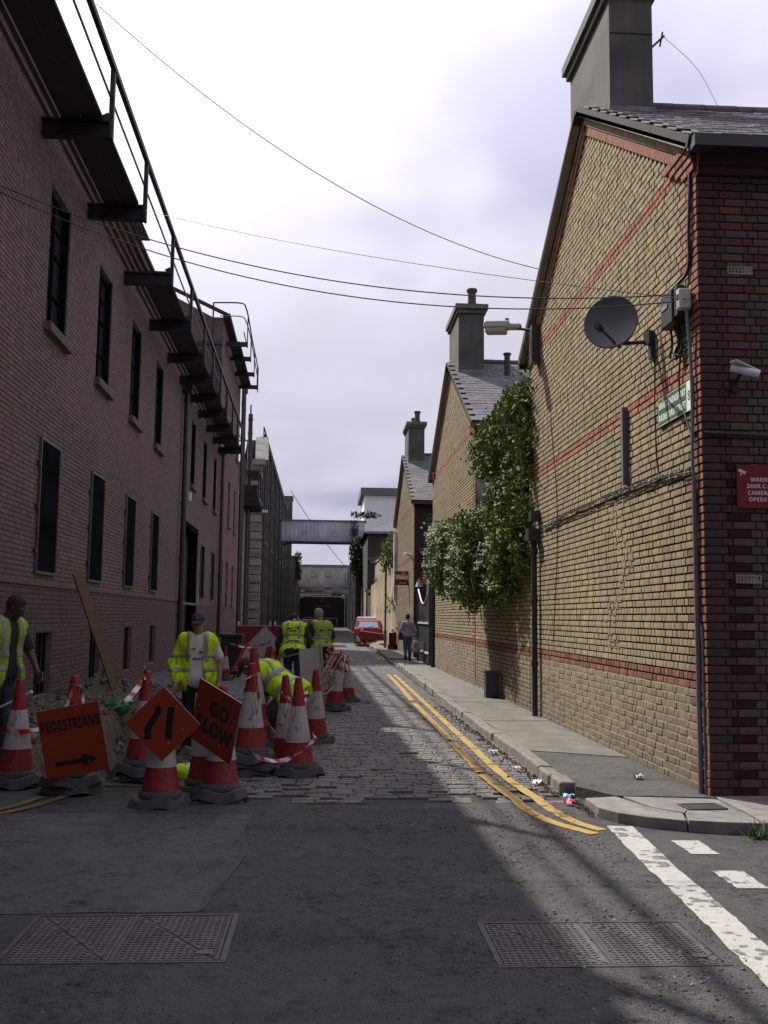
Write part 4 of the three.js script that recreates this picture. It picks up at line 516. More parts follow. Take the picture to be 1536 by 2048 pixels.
// ================= FAR END OF THE STREET =================
{
  // tall stone warehouse on the left
  const S = thing('stone_warehouse', 'long grey stone warehouse with arched windows beyond the brick warehouse', 'warehouse', [-5, 0, -70], 0.006), q = rng(61), L = 54, Hh = 14.8;
  part('wall', [box(14, Hh + 1, L - 3, -7, Hh / 2 - 0.5, -L / 2 - 1.5), box(14, 13.6, 3, -7, 5.9, -1.5)], M.stone, S);
  const pil = [], pipes = []; for (let i = 0; i <= 18; i++) { if (i) pil.push(box(0.3, Hh, 0.55, 0.15, Hh / 2, -i * 3)); if (i % 3 === 1) pipes.push(bar([0.35, 0, -i * 3 - 0.5], [0.35, Hh, -i * 3 - 0.5], 0.12, 8)); }
  for (const g of pil) part('pilaster', g, M.stone, S); for (const g of pipes) part('drainpipe', g, M.pipe, S);
  for (let i = 0; i < 18; i++) for (const y of [1.2, 4.6, 8.2, 11.6]) { const z = -i * 3 - 1.5, h = y === 1.2 ? 1.9 : 2.2, sh = new THREE.Shape(); sh.moveTo(-0.6, 0); sh.lineTo(0.6, 0); sh.lineTo(0.6, h - 0.5); sh.absarc(0, h - 0.5, 0.6, 0, Math.PI); sh.lineTo(-0.6, 0); const w = part('window', new THREE.ExtrudeGeometry(sh, { depth: 0.03, bevelEnabled: false, curveSegments: 6 }).rotateY(Math.PI / 2).translate(0.002, y, z), M.glassDark, S); part('frame', [box(0.1, h - 0.4, 0.08, 0.05, y + h / 2 - 0.2, z), box(0.1, 0.08, 1.2, 0.05, y + h * 0.45, z), box(0.12, 0.12, 1.4, 0.06, y - 0.06, z), box(0.09, h - 0.3, 0.09, 0.045, y + h / 2 - 0.15, z - 0.62), box(0.09, h - 0.3, 0.09, 0.045, y + h / 2 - 0.15, z + 0.62)], M.stonePale, w); }
  const qs = []; for (let y = 0.2, i = 0; y < 12; y += 0.62, i++) qs.push(rbox(i % 2 ? 0.95 : 0.6, 0.56, 0.3, 0.04, i % 2 ? -0.3 : -0.12, y + 0.3, 0.02), rbox(0.3, 0.56, i % 2 ? 0.6 : 0.95, 0.04, 0.19, y + 0.3, i % 2 ? -0.2 : -0.38)); part('quoin', qs, M.stonePale, S);
  part('string_course', [box(0.45, 0.35, L - 3, 0.2, Hh + 0.1, -L / 2 - 1.5), box(0.35, 0.25, L, 0.12, 7.4, -L / 2)], M.stone, S);
  part('gable_coping', [beam([0.3, 12.7, 0.1], [0.1, 14.9, -3.0], 0.95, 0.3), box(0.9, 0.4, 0.9, 0.1, 12.6, 0.2)], M.stonePale, S);
  part('end_pier', [box(1.4, 16.6, 1.6, 0.3, 8.1, -L + 0.2), box(1.6, 0.5, 1.8, 0.3, 16.5, -L + 0.2)], M.stone, S);
  const rl = [bar([0.15, 16.0, -4], [0.15, 16.0, -L + 2], 0.05), bar([0.15, 15.55, -4], [0.15, 15.55, -L + 2], 0.04)]; for (let z = -4; z > -L + 2; z -= 2.2) rl.push(bar([0.15, 14.8, z], [0.15, 16.0, z], 0.05)); part('parapet_rail', rl, M.blackIron, S);
  part('roof_glazing', [box(6, 0.1, 3.4, -4, 13.6, -1.2, 0, 0.6)], mat(0.5, 0.52, 0.55, { roughness: 0.25 }), S); part('wall_lamp', [box(0.5, 0.18, 0.3, 0.5, 9.2, -1.0), bar([0.1, 9.1, -1], [0.4, 9.2, -1], 0.05)], M.cctv, S);
  // dark block behind it, carrying the bridges
  const B = thing('stone_block', 'dark stone building carrying both footbridges on the left', 'building', [-4.2, 0, -124.5]); part('wall', [box(12, 9.6, 34, -6.2, 4.6, -17)], M.stoneDark, B); for (const z of [0, 6, 12, 18, 24, 30]) part('pier', box(0.6, 9.4, 1.2, 0.05, 4.6, -z - 0.8), M.stone, B);
  // upper bridge, grey steel
  const U = thing('footbridge', 'grey steel covered footbridge high across the street', 'footbridge', [-0.3, 9.35, -103]), ribs = []; for (let x = -4.2; x <= 4.3; x += 0.42) ribs.push(box(0.05, 2.1, 0.04, x, 1.1, 1.27));
  part('cladding', [box(8.7, 2.2, 2.5, 0, 1.1, 0), ...ribs], M.greySteel, U); part('roof', box(9, 0.12, 2.8, 0, 2.26, 0), mat(0.22, 0.2, 0.17), U); part('sill_beam', [box(8.7, 0.14, 2.62, 0, 0.02, 0), box(0.5, 0.2, 2.6, -4.1, -0.12, 0)], mat(0.1, 0.1, 0.11), U);
  const L2 = thing('footbridge', 'beige covered footbridge with two louvred windows, farther down the street', 'footbridge', [-0.55, 6.05, -150]); part('cladding', box(8.3, 3.2, 3, 0, 1.6, 0), M.beigeSteel, L2); part('roof', box(8.5, 0.3, 3.3, 0, 3.25, 0), mat(0.2, 0.185, 0.16), L2);
  for (const x of [-1.05, 1.05]) { const w = part('window', box(1.05, 1.4, 0.06, x, 2.2, 1.52), mat(0.3, 0.36, 0.26, { roughness: 0.4 }), L2); part('louvre', [0, 1, 2, 3].map((i) => box(0.95, 0.18, 0.06, x, 1.7 + i * 0.32, 1.58, 0, 0.5)), mat(0.55, 0.62, 0.48), w); }
  // pipe frame and the great black gate
  const P = thing('pipe_gantry', 'white pipe truss across the street above the black gate', 'pipe bridge', [-0.6, 4.9, -151]), pg = [bar([-4.2, 0.3, 0], [4, 0.3, 0], 0.12), bar([-4.2, -0.25, 0], [4, -0.25, 0], 0.1)]; for (let i = 0; i < 8; i++) pg.push(bar([-4 + i, i % 2 ? 0.3 : -0.25, 0], [-3 + i, i % 2 ? -0.25 : 0.3, 0], 0.05)); part('truss', pg, mat(0.5, 0.5, 0.55), P); part('tank', [rbox(3, 0.8, 1, 0.2, -1, 0.9, -2), rbox(1.4, 1, 1, 0.1, 2.6, 0.9, -2)], mat(0.16, 0.14, 0.12), P);
  const bk = thing('yard_building', 'pale low building glimpsed between the beige footbridge and the black gate', 'building', [-0.4, 0, -172]); part('wall', box(12, 6.4, 6, 0, 3.2, 0), textured(0.3, 0.27, 0.24, stainT, 1 / 3), bk); part('roof', box(12.4, 0.4, 6.4, 0, 6.6, 0), M.stoneDark, bk); part('door', box(1.6, 5.6, 0.1, 2.4, 2.8, 3.03), M.dark, bk);
  const G = thing('brewery_gate', 'great black gate with gold emblem and lettering closing the street', 'gate', [-0.4, 0, -154]);
  const sh = new THREE.Shape(); sh.moveTo(-3.5, 0); sh.lineTo(3.5, 0); sh.lineTo(3.5, 4.4); sh.quadraticCurveTo(0, 5.6, -3.5, 4.4); part('leaf', new THREE.ExtrudeGeometry(sh, { depth: 0.12, bevelEnabled: false }), mat(0.006, 0.006, 0.007, { roughness: 0.45 }), G);
  part('board', (() => { const a = []; for (let i = 0; i < 20; i++) a.push(box(0.3, 4.0, 0.04, -3.3 + i * 0.347, 2.2, 0.14)); return a; })(), mat(0.008, 0.008, 0.009, { roughness: 0.5 }), G);
  const tx = canvasTex(1024, 512, (g, w, h) => { g.clearRect(0, 0, w, h); g.fillStyle = '#08080a'; g.fillRect(0, 0, w, h); g.fillStyle = '#6e5a24'; g.textAlign = 'center'; g.textBaseline = 'middle'; g.font = 'bold 150px serif'; g.fillText('GUINNESS', w / 2, h * 0.78, w * 0.94); g.strokeStyle = '#7a662b'; g.lineWidth = 12; g.beginPath(); g.moveTo(470, 240); g.quadraticCurveTo(430, 120, 455, 40); g.quadraticCurveTo(510, 90, 570, 40); g.lineTo(560, 110); g.quadraticCurveTo(540, 200, 480, 240); g.stroke(); g.lineWidth = 4; for (let i = 0; i < 7; i++) { g.beginPath(); g.moveTo(470 + i * 13, 66 + Math.sin(i) * 6); g.lineTo(470 + i * 10, 226 - i * 14); g.stroke(); } });
  part('lettering', new THREE.PlaneGeometry(3.6, 1.8).translate(0, 3.75, 0.17), face(1, 1, tx), G, true);
  for (const x of [-4, 4]) part('gate_post', box(0.9, 5.2, 1, x, 2.6, 0), M.stone, G);
  const bp = thing('barrier_pole', 'white lifting barrier pole in front of the black gate', 'barrier', [-0.4, 0, -146]); part('arm', bar([-2.6, 1.45, 0], [2.2, 1.35, 0], 0.06), M.plasticGrey, bp); part('stand', [box(0.3, 1.4, 0.3, -2.7, 0.7, 0), bar([2.2, 0, 0.4], [2.2, 1.3, 0], 0.05), bar([2.5, 0, -0.4], [2.3, 1.3, 0], 0.05)], M.plasticGrey, bp);
  // right-hand side beyond the third house
  const bw = thing('panel_wall', 'tall beige yard wall of upright panels past the farthest house', 'wall', [WX, 0, -47.9]);
  for (let i = 0; i < 9; i++) { part('panel', box(0.28, 5.3, 1.94, 0.14, 2.65, -0.98 - i * 1.98), M.beige, bw); part('joint', box(0.12, 5.32, 0.07, 0.05, 2.66, -i * 1.98 - 0.005), textured(0.3, 0.24, 0.16, stainT, 1 / 2), bw); } part('coping', box(0.4, 0.1, 17.8, 0.14, 5.36, -8.95), textured(0.4, 0.36, 0.28, stoneT, 1), bw);
  const lw = thing('panel_wall', 'lower beige wall continuing past the tall panels', 'wall', [WX, 0, -65.8]); for (let i = 0; i < 4; i++) part('panel', box(0.28, 4.0, 1.9, 0.14, 2, -0.97 - i * 1.95), M.beige, lw);
  const lw2 = thing('panel_wall', 'last short beige strip of wall before the dark buildings', 'wall', [WX, 0, -83]); part('panel', box(0.3, 3.9, 3.4, 0.15, 1.95, -1.7), M.beige, lw2); part('coping', box(0.4, 0.1, 3.4, 0.15, 3.95, -1.7), M.beige, lw2);
  const gt = thing('steel_gate', 'dark steel gate between two lengths of beige wall', 'gate', [WX + 0.2, 0, -78.2]); part('leaf', [box(0.1, 3.8, 9, 0, 1.9, 0)], mat(0.035, 0.033, 0.035), gt); part('rail', [box(0.06, 0.15, 9, -0.08, 3.6, 0), box(0.06, 0.15, 9, -0.08, 0.4, 0)], M.pipe, gt);
  const hip = thing('slate_roofed_building', 'dark brick building with hipped slate roof behind the beige wall', 'building', [3.75, 0, -87]); part('wall', box(12, 9.2, 14, 6, 4.6, -7), textured(0.06, 0.042, 0.038, stoneT, 1 / 2), hip);
  { const g = new THREE.BufferGeometry(), a = [-0.3, 9.2, 0.3], b = [12, 9.2, 0.3], c = [12, 9.2, -14], d = [-0.3, 9.2, -14], r1 = [3.4, 11.0, -5], r2 = [10, 11.0, -5]; g.setAttribute('position', new THREE.Float32BufferAttribute([...a, ...b, ...r2, ...a, ...r2, ...r1, ...b, ...c, ...r2, ...c, ...d, ...r1, ...c, ...r1, ...r2, ...d, ...a, ...r1], 3)); g.computeVertexNormals(); part('roof', g, textured(0.11, 0.105, 0.11, stoneT, 1 / 1.2), hip); } part('gutter', box(12.4, 0.2, 0.2, 6, 9.15, 0.4), M.plasticGrey, hip);
  part('string_course', [box(12, 0.25, 0.15, 6, 6.8, 0.06), ...Array.from({ length: 12 }, (_, i) => box(0.3, 0.3, 0.2, 0.4 + i * 0.8, 6.5, 0.08))], M.stone, hip);
  const lav = thing('rendered_building', 'pale lilac rendered lean-to below the dark brick building', 'building', [4.25, 0, -82]); part('wall', [box(6, 6.2, 3, 3, 3.1, 0)], textured(0.3, 0.3, 0.34, stainT, 1 / 3), lav); part('band', box(6.1, 0.14, 3.1, 3, 4.8, 0), M.stone, lav); part('roof', box(6.2, 0.16, 3.3, 3, 6.28, 0), M.stoneDark, lav);
  const shd = thing('corrugated_shed', 'pale corrugated shed with grey eaves above the dark brick building', 'shed', [4.2, 0, -108]), cr = []; for (let i = 0; i < 46; i++) cr.push(box(0.16, 7.6, 0.08, 0.15 + i * 0.26, 11.4, 0.03)); part('cladding', [box(12, 15.2, 10, 6, 7.6, -5.02), ...cr], mat(0.9, 0.9, 0.85, { map: null }), shd); part('roof', [box(12.8, 0.8, 11, 6, 15.55, -5)], mat(0.15, 0.15, 0.14), shd);
  const dk = thing('dark_brick_building', 'dark brick building with ivy to the right of the black gate', 'building', [3.5, 0, -104]); part('wall', [box(8, 8.6, 46, 4.05, 4.3, -23)], textured(0.055, 0.045, 0.042, stoneT, 1 / 2), dk); for (const z of [0, 5, 10, 16, 24, 32]) part('pier', box(0.4, 8.6, 1, -0.1, 4.3, -z - 0.6), M.stoneDark, dk); for (const z of [2, 13, 26]) part('drainpipe', bar([-0.25, 0, -z], [-0.25, 8.5, -z], 0.09), M.plasticGrey, dk); for (let i = 0; i < 3; i++) part('sign_board', box(0.06, 0.14, 1.6, -0.12, 3.1 + i * 0.35, -29), M.plasticGrey, dk);
}
// ================= OVERHEAD WIRES =================
function wire(name, label, a, b, sag, r = 0.012) { const pts = []; for (let i = 0; i <= 16; i++) { const t = i / 16; pts.push([lerp(a[0], b[0], t), lerp(a[1], b[1], t) - 4 * sag * t * (1 - t), lerp(a[2], b[2], t)]); } tag(part(name, tube(pts, r, 64, 5), M.pipe, scene), label, 'wire', 'wires slung over the street'); }
wire('overhead_wire', 'upper of two dark cables slung from warehouse to gable corner', [-4.38, 6.707, -10.75], [3.36, 4.78, -8.95], 0.54, 0.0065);
wire('overhead_wire', 'lower of two dark cables slung from warehouse to gable corner', [-4.38, 6.66, -10.75], [3.36, 4.72, -8.98], 0.62, 0.0065);
wire('overhead_wire', 'thin straight wire crossing above the two slung cables', [-3.3, 8.8, -16.92], [3.4, 4.66, -8.75], 0.126, 0.004);
wire('overhead_wire', 'topmost wire dropping from the walkway rail to the far gable eave', [-3.24, 9.878, -12.63], [3.4, 7.225, -14.99], 0.58, 0.0065);
wire('overhead_wire', 'faint wire high over the street near the footbridge', [-4.4, 17, -120], [4, 8.2, -148], 0.6, 0.04);

// ================= PLANTS =================
function leafGeo(w, l) { const g = new THREE.BufferGeometry(); g.setAttribute('position', new THREE.Float32BufferAttribute([0, 0, 0, -w / 2, l * 0.45, w * 0.12, 0, l * 0.5, 0, w / 2, l * 0.45, w * 0.12, 0, l, -w * 0.1], 3)); g.setIndex([0, 2, 1, 0, 3, 2, 1, 2, 4, 2, 3, 4]); g.computeVertexNormals(); g.setAttribute('uv', new THREE.Float32BufferAttribute(new Float32Array(10), 2)); return g; }
const leafM = new THREE.MeshPhysicalMaterial({ roughness: 0.65, transmission: 0.12, thickness: 0, side: THREE.DoubleSide, specularIntensity: 0.4 });
function foliage(parent, blobs, n, size, seed, tones, name = 'foliage') {
  const q = rng(seed), list = [], tot = blobs.reduce((s, b) => s + b[3] * b[4] * b[5], 0), e = new THREE.Euler(), col = new THREE.Color();
  for (const [bx, by, bz, rx, ry, rz] of blobs) { const m = Math.round(n * rx * ry * rz / tot); for (let i = 0, tries = 0; i < m && tries < m * 8; tries++) {
    const u = V(q() - 0.5, q() - 0.5, q() - 0.5).normalize(), r = Math.pow(q(), 0.38) * (q() < 0.06 ? 1.22 : 1) * (0.72 + 0.55 * fbm(u.x * 1.7 + bx * 3, u.y * 1.7 + by * 3, u.z * 1.7 + 1.3, 3)), p = V(bx + u.x * rx * r, by + u.y * ry * r, bz + u.z * rz * r), d = fbm(p.x * 2.6, p.y * 2.6, p.z * 2.6 + 0.1, 3);
    if (d < 0.4) continue; i++; const s = size * (0.6 + 0.7 * q()), t = tones[Math.floor(q() * tones.length * 0.999)], k = 0.75 + 0.5 * q();
    list.push([new THREE.Matrix4().compose(p, new THREE.Quaternion().setFromEuler(e.set(0.8 + 1.6 * (q() - 0.5), q() * 6.28, 1.4 * (q() - 0.5), 'YXZ')), V(s, s, s)), t.map((c) => c * k)]); } }
  const im = new THREE.InstancedMesh(leafGeo(0.55, 1), leafM, list.length); list.forEach(([m, c], i) => { im.setMatrixAt(i, m); im.setColorAt(i, col.setRGB(...c)); }); im.name = name; im.userData.kind = 'stuff'; im.castShadow = im.receiveShadow = true; parent.add(im); return list;
}
const GREEN = [[0.1, 0.15, 0.03], [0.15, 0.205, 0.045], [0.065, 0.105, 0.025], [0.19, 0.235, 0.06]];
{
  const P = thing('climbing_shrub', 'big flowering climbing shrub spilling over the yard wall above the pavement', 'shrub', [WX, 0, -19]);
  const bl = [[0.05, 4.9, 2.55, 0.5, 0.9, 0.75], [0.1, 3.8, 2.5, 0.5, 1.0, 0.75], [0, 2.9, 2.2, 0.4, 0.8, 0.8], [0.1, 5.15, 1.6, 0.65, 0.85, 1.35], [-0.05, 5.0, 0.5, 0.6, 0.75, 1.15], [-0.2, 4.85, -0.5, 0.4, 0.55, 0.6], [0.2, 4.1, 1.7, 0.55, 0.8, 1.25], [-0.05, 3.6, 0.9, 0.5, 0.8, 1.1], [-0.45, 3.1, -0.6, 0.62, 0.8, 1.3], [-0.75, 2.95, -1.9, 0.6, 0.8, 1.1], [-0.55, 2.45, -0.4, 0.5, 0.7, 1.2], [-0.2, 2.6, 1.3, 0.45, 0.8, 1.1], [-0.75, 3.3, -2.6, 0.5, 0.55, 0.7], [-0.5, 1.95, -0.3, 0.14, 0.4, 0.25], [-0.25, 2.0, 0.8, 0.14, 0.45, 0.3], [-0.95, 2.4, -1.7, 0.2, 0.5, 0.4]];
  const leaves = foliage(P, bl, 40000, 0.108, 71, GREEN);
  const q = rng(72), col = new THREE.Color(), fl = [], fg = new THREE.IcosahedronGeometry(1, 0); // small white flower heads in clusters
  for (let i = 0; i < 150; i++) { const b = bl[6 + Math.floor(q() * 7.99)], up = q(), th = q() * 6.28, u = V(-0.35 - 0.65 * q(), up * 1.3 - 0.45, 1.6 * (q() - 0.5)).normalize(), c = V(b[0] + u.x * b[3] * 0.98, b[1] + u.y * b[4] * 0.98, b[2] + u.z * b[5] * 0.98); for (let k = 0; k < 9; k++) { const s = 0.012 + 0.014 * q(); fl.push(new THREE.Matrix4().compose(c.clone().add(V(0.16 * (q() - 0.5), 0.12 * (q() - 0.5), 0.16 * (q() - 0.5))), new THREE.Quaternion(), V(s, s * 0.7, s))); } }
  const im = new THREE.InstancedMesh(fg, mat(0.62, 0.62, 0.46, { roughness: 0.8 }), fl.length); fl.forEach((m, i) => im.setMatrixAt(i, m)); im.name = 'blossom'; im.userData.kind = 'stuff'; P.add(im);
  const sp = []; for (let i = 0; i < 26; i++) { const z = -2.6 + 4.4 * q(), x = -0.7 * q(), y = 2.2 + 1.4 * q(); sp.push(tube([[x, y, z], [x - 0.12, y - 0.3, z + 0.2 * (q() - 0.5)], [x - 0.1, y - 0.6 - 0.3 * q(), z + 0.4 * (q() - 0.5)]], 0.006, 10, 4)); }
  part('stem', [tube([[0.4, 2.2, 1.2], [0.2, 3.4, 1.0], [0.05, 4.2, 0.5], [0, 5, 0.4]], 0.04), tube([[0.4, 2.4, 0], [0.1, 3.3, -0.4], [-0.4, 3.2, -1.5]], 0.035), ...sp], textured(0.1, 0.07, 0.045, woodT, 2), P);
  const iv = thing('hanging_ivy', 'ivy hanging from the dark wall under the grey footbridge', 'ivy', [3.3, 0, -100]); foliage(iv, [[0, 7.6, 0, 0.9, 2.2, 1.5], [0.5, 6, 1.5, 0.7, 1.6, 1.2], [-0.4, 10.6, -1, 0.5, 1.1, 0.6], [0.8, 12.2, -2, 1.6, 0.4, 0.8]], 2600, 0.34, 73, [[0.05, 0.075, 0.03], [0.08, 0.1, 0.05], [0.04, 0.055, 0.025]]); part('stem', tube([[0.3, 4, 0], [0.2, 6, 0], [0, 8, 0]], 0.06), M.wood, iv);
  const iv2 = thing('hanging_ivy', 'ragged ivy on the dark stone block left of the far footbridge', 'ivy', [-3.6, 0, -126]); foliage(iv2, [[0, 8.6, 0, 0.5, 1.2, 1], [0.1, 6.8, 0, 0.5, 1.0, 1]], 700, 0.34, 74, [[0.04, 0.05, 0.03], [0.03, 0.04, 0.02]]); part('stem', tube([[0, 5, 0], [0, 7, 0], [0, 9, 0]], 0.05), M.wood, iv2);
  const b2 = thing('shrub', 'small green bush leaning over the beige panel wall', 'shrub', [WX, 0, -49]); foliage(b2, [[-0.2, 4.6, 0, 0.6, 0.9, 1.0], [0, 5.3, -0.6, 0.5, 0.7, 0.8], [-0.15, 2.2, 0.7, 0.3, 0.5, 0.4]], 1700, 0.15, 75, GREEN); part('stem', tube([[0.1, 1.5, 0.6], [0, 3.4, 0.2], [0.1, 5, 0]], 0.04), M.wood, b2);
  const wd = thing('weed', 'tuft of long green weed growing under the pavement corner kerb', 'weed', [3.32, 0.01, -7.44]); const wb = []; for (let i = 0; i < 60; i++) { const a = q() * 6.28, l = 0.06 + 0.12 * q(), g = leafGeo(0.016, l); g.rotateX(0.3 + 0.9 * q()); g.rotateY(a); wb.push(g.translate(0.16 * (q() - 0.5), 0, 0.05 * (q() - 0.5))); } part('blade', wb, new THREE.MeshStandardMaterial({ color: new THREE.Color().setRGB(0.09, 0.13, 0.04), side: THREE.DoubleSide, roughness: 0.8 }), wd);
  const gm = new THREE.InstancedMesh(leafGeo(0.35, 1), leafM, 900); for (let i = 0; i < 900; i++) { const z = -8.2 - 22 * q() * q(), x = (z > -9.3 ? 2.3 : z > -20 ? 2.2 : 2.3) - 0.06 * q(), s = 0.015 + 0.03 * q(); gm.setMatrixAt(i, new THREE.Matrix4().compose(V(x, 0.015, z), new THREE.Quaternion().setFromEuler(new THREE.Euler(1.2 * (q() - 0.5), q() * 6, 1.2 * (q() - 0.5))), V(s, s, s))); gm.setColorAt(i, col.setRGB(...(q() < 0.5 ? [0.09, 0.11, 0.04] : [0.22, 0.18, 0.09]))); } gm.name = 'gutter_weeds'; tag(gm, 'tiny weeds and dry leaves along the kerb gutter', 'weeds', null, 'stuff'); scene.add(gm);
}

// ================= ROADWORKS =================
const coneRed = textured(0.27, 0.022, 0.024, grimeT, 2.3, 1.25, 0.001, { roughness: 0.55 }), coneWhite = textured(0.43, 0.425, 0.415, grimeT, 2.7, 1.3, 0.0015, { roughness: 0.5 }), rubber = textured(0.065, 0.063, 0.065, stoneT, 3, 1.5, 0.003, { roughness: 0.8 }), coneSkirt = textured(0.22, 0.05, 0.045, stainT, 3, 1.3, 0.001);
function coneBase(seed) {
  const g = new THREE.CylinderGeometry(0.27, 0.31, 0.075, 40, 2).toNonIndexed(), p = g.attributes.position;
  for (let i = 0; i < p.count; i++) { const x = p.getX(i), z = p.getZ(i), a = Math.atan2(z, x), r = Math.hypot(x, z), sq = 1 / Math.max(Math.abs(Math.cos(a)), Math.abs(Math.sin(a)), (Math.abs(Math.cos(a)) + Math.abs(Math.sin(a))) * 0.8), k = r > 0.2 ? 0.92 * sq : 1; p.setXYZ(i, x * k, p.getY(i) + 0.0375 + (r > 0.2 ? 0.018 * (Math.sin(a * 4 + seed) - 0.2) : 0.02), z * k); }
  g.computeVertexNormals(); return mergeVertices(g.deleteAttribute('normal') && g).toNonIndexed();
}
const lathe = (a, n = 28) => new THREE.LatheGeometry(a.map(([r, y]) => new THREE.Vector2(r, y)), n);
function makeCone(label, [x, z], { y = 0.03, bases = 1, tilt = [0, 0], s = 1, turn = 0, nested = 0, dirty = 0 } = {}) {
  const t = thing('traffic_cone', label, 'traffic cone', [x, y, z], turn, 'traffic cones round the roadworks'); t.rotation.x = tilt[0]; t.rotation.z = tilt[1]; t.scale.setScalar(s);
  for (let b = 0; b < bases; b++) { const o = part('base', coneBase(b * 1.3 + x * 5), rubber, t); o.position.set(b ? 0.02 * (b % 2 ? 1 : -1) : 0, (bases - 1 - b) * 0.07, 0); o.rotation.y = b * 0.3; }
  const h = (bases - 1) * 0.07;
  for (let k = 0; k <= nested; k++) { const d = h + k * 0.2, last = k === nested;
    part('skirt', lathe([[0.185, 0.07], [0.19, 0.1], [0.158, 0.13]]).translate(0, d, 0), k ? coneSkirt : rubber, t);
    part('lower_band', lathe([[0.165, 0.1], [0.128, 0.33]]).translate(0, d, 0), coneRed, t);
    part('reflective_sleeve', lathe([[0.126, 0.325], [0.1335, 0.328], [0.0775, 0.69], [0.072, 0.692]]).translate(0, d, 0), coneWhite, t);
    if (last) part('tip', lathe([[0.0745, 0.688], [0.038, 0.955], [0.036, 0.975], [0.026, 0.985], [0.02, 0.93]]).translate(0, d, 0), coneRed, t);
  }
  return t;
}
makeCone('leftmost traffic cone by the worker, tape tied around its white band', [-2.932, -9.768], { turn: 0.4, bases: 1 });
makeCone('traffic cone behind the orange pedestrian sign, on a doubled base', [-2.326, -9.42], { bases: 2, y: 0.02 });
makeCone('traffic cone behind the diamond sign with a striped tape knot on top', [-1.8, -10.06], { bases: 2, turn: 0.3, tilt: [0.02, -0.03] });
makeCone('front traffic cone carrying the diamond road narrows sign', [-1.394, -8.774], { y: 0.014, turn: 0.7 });
makeCone('traffic cone half hidden left of the go slow sign', [-1.08, -9.35], { turn: 0.2 });
makeCone('traffic cone carrying the tilted go slow sign', [-0.906, -9.06], { turn: 0.9 });
makeCone('traffic cone on a pile of black rubber bases', [-0.744, -10.4], { bases: 3, turn: 0.5 });
makeCone('tall stack of nested traffic cones between the go slow sign and bending worker', [-0.78, -11.6], { bases: 2, nested: 1, tilt: [0, 0.03] });
makeCone('clean traffic cone at the near end of the row on the setts', [-0.245, -10.35], { turn: 0.1, tilt: [0, 0.015] });
makeCone('traffic cone tucked close behind the clean one on the setts', [-0.37, -10.8], { turn: 0.6, tilt: [0.03, 0.05] });
makeCone('grubby traffic cone standing right of the bending worker', [-0.09, -12.95], { turn: 0.3, tilt: [0.06, 0.01], s: 0.95 });
makeCone('traffic cone draped with tangled striped tape', [0.214, -17.3], { turn: 0.2 });
makeCone('traffic cone peeping out on the right behind the taped one', [0.5, -19.1], { turn: 0.4, tilt: [0, 0.08], s: 0.8 });
makeCone('traffic cone peeping out on the left behind the taped one', [0.07, -18.7], { turn: 0.4, s: 0.8 });
makeCone('distant traffic cone in front of the black box at left', [-2.48, -25], { s: 0.85, turn: 0.6 });
makeCone('distant traffic cone leaning against the grey sign back', [-1.45, -24], { s: 0.9, tilt: [0, -0.12] });
makeCone('distant traffic cone with tape left of the standing pair', [-1.2, -22.6], { s: 0.95, turn: 0.9 });
makeCone('distant traffic cone just left of the bright vested back', [-1.0, -21.4], { s: 0.98, turn: 0.2 });
makeCone('toppled looking traffic cone among rubble by the red car', [1.95, -54], { s: 0.8, tilt: [0.25, 0.3], y: 0.1 });
makeCone('tiny traffic cone far off before the black gate', [0.75, -138], { s: 1.4 });
// signs hung on the cones
const SIGN = [0.62, 0.115, 0.035];
function plate(name, label, c, right, up, w, h, tex, diamond) {
  const t = thing(name, label, 'road sign', c), X = V(...right).normalize(), Z = X.clone().cross(V(...up)).normalize(), Y = Z.clone().cross(X); t.quaternion.setFromRotationMatrix(new THREE.Matrix4().makeBasis(X, Y, Z));
  part('plate', rbox(w, h, 0.012, 0.005, 0, 0, 0), mat(0.3, 0.3, 0.31, { roughness: 0.4, metalness: 0.6 }), t); part('face', new THREE.PlaneGeometry(w - 0.004, h - 0.004).translate(0, 0, 0.0072), face(1, 1, tex, { roughness: 0.42 }), t, true);
  part('fixing', [[-0.24, 0.05], [0.24, 0.04], [-0.1, -0.2], [0.12, -0.2]].map(([x, y]) => new THREE.SphereGeometry(0.006, 6, 4).translate(x * w / 0.6, y * h / 0.6, 0.009)), M.steel, t); return t;
}
const orange = (g, w, h, seed) => { g.fillStyle = '#8f3519'; g.fillRect(0, 0, w, h); const q = rng(seed); for (let i = 0; i < 420; i++) { g.fillStyle = `rgba(${30 + 50 * q()},${20 + 20 * q()},20,${0.04 + 0.09 * q() * q()})`; const x = w * q(), y = h * q(); g.fillRect(x, y, 4 + 90 * q() * q(), 2 + 26 * q() * q()); } for (let i = 0; i < 90; i++) { g.fillStyle = `rgba(60,45,40,${0.3 * q()})`; g.fillRect(w * q(), h * q(), 3, 3); } };
plate('pedestrian_sign', 'orange sign lettered for pedestrians with a black arrow pointing right', [-2.245, 0.512, -9.12], [1, 0.195, 0.05], [0.05, 1, 0.06], 0.57, 0.62, canvasTex(768, 832, (g, w, h) => { orange(g, w, h, 1); g.fillStyle = '#241a17'; g.textAlign = 'center'; g.textBaseline = 'middle'; g.save(); g.translate(w / 2, h * 0.255); g.scale(1, 1.5); g.strokeStyle = '#241a17'; g.lineWidth = 5; g.font = 'bold 118px sans-serif'; g.fillText('PEDESTRIANS', 0, 0, w * 0.96); g.strokeText('PEDESTRIANS', 0, 0, w * 0.96); g.restore(); g.fillRect(w * 0.17, h * 0.775, w * 0.46, h * 0.065); g.beginPath(); g.moveTo(w * 0.6, h * 0.7); g.lineTo(w * 0.83, h * 0.81); g.lineTo(w * 0.6, h * 0.915); g.fill(); }));
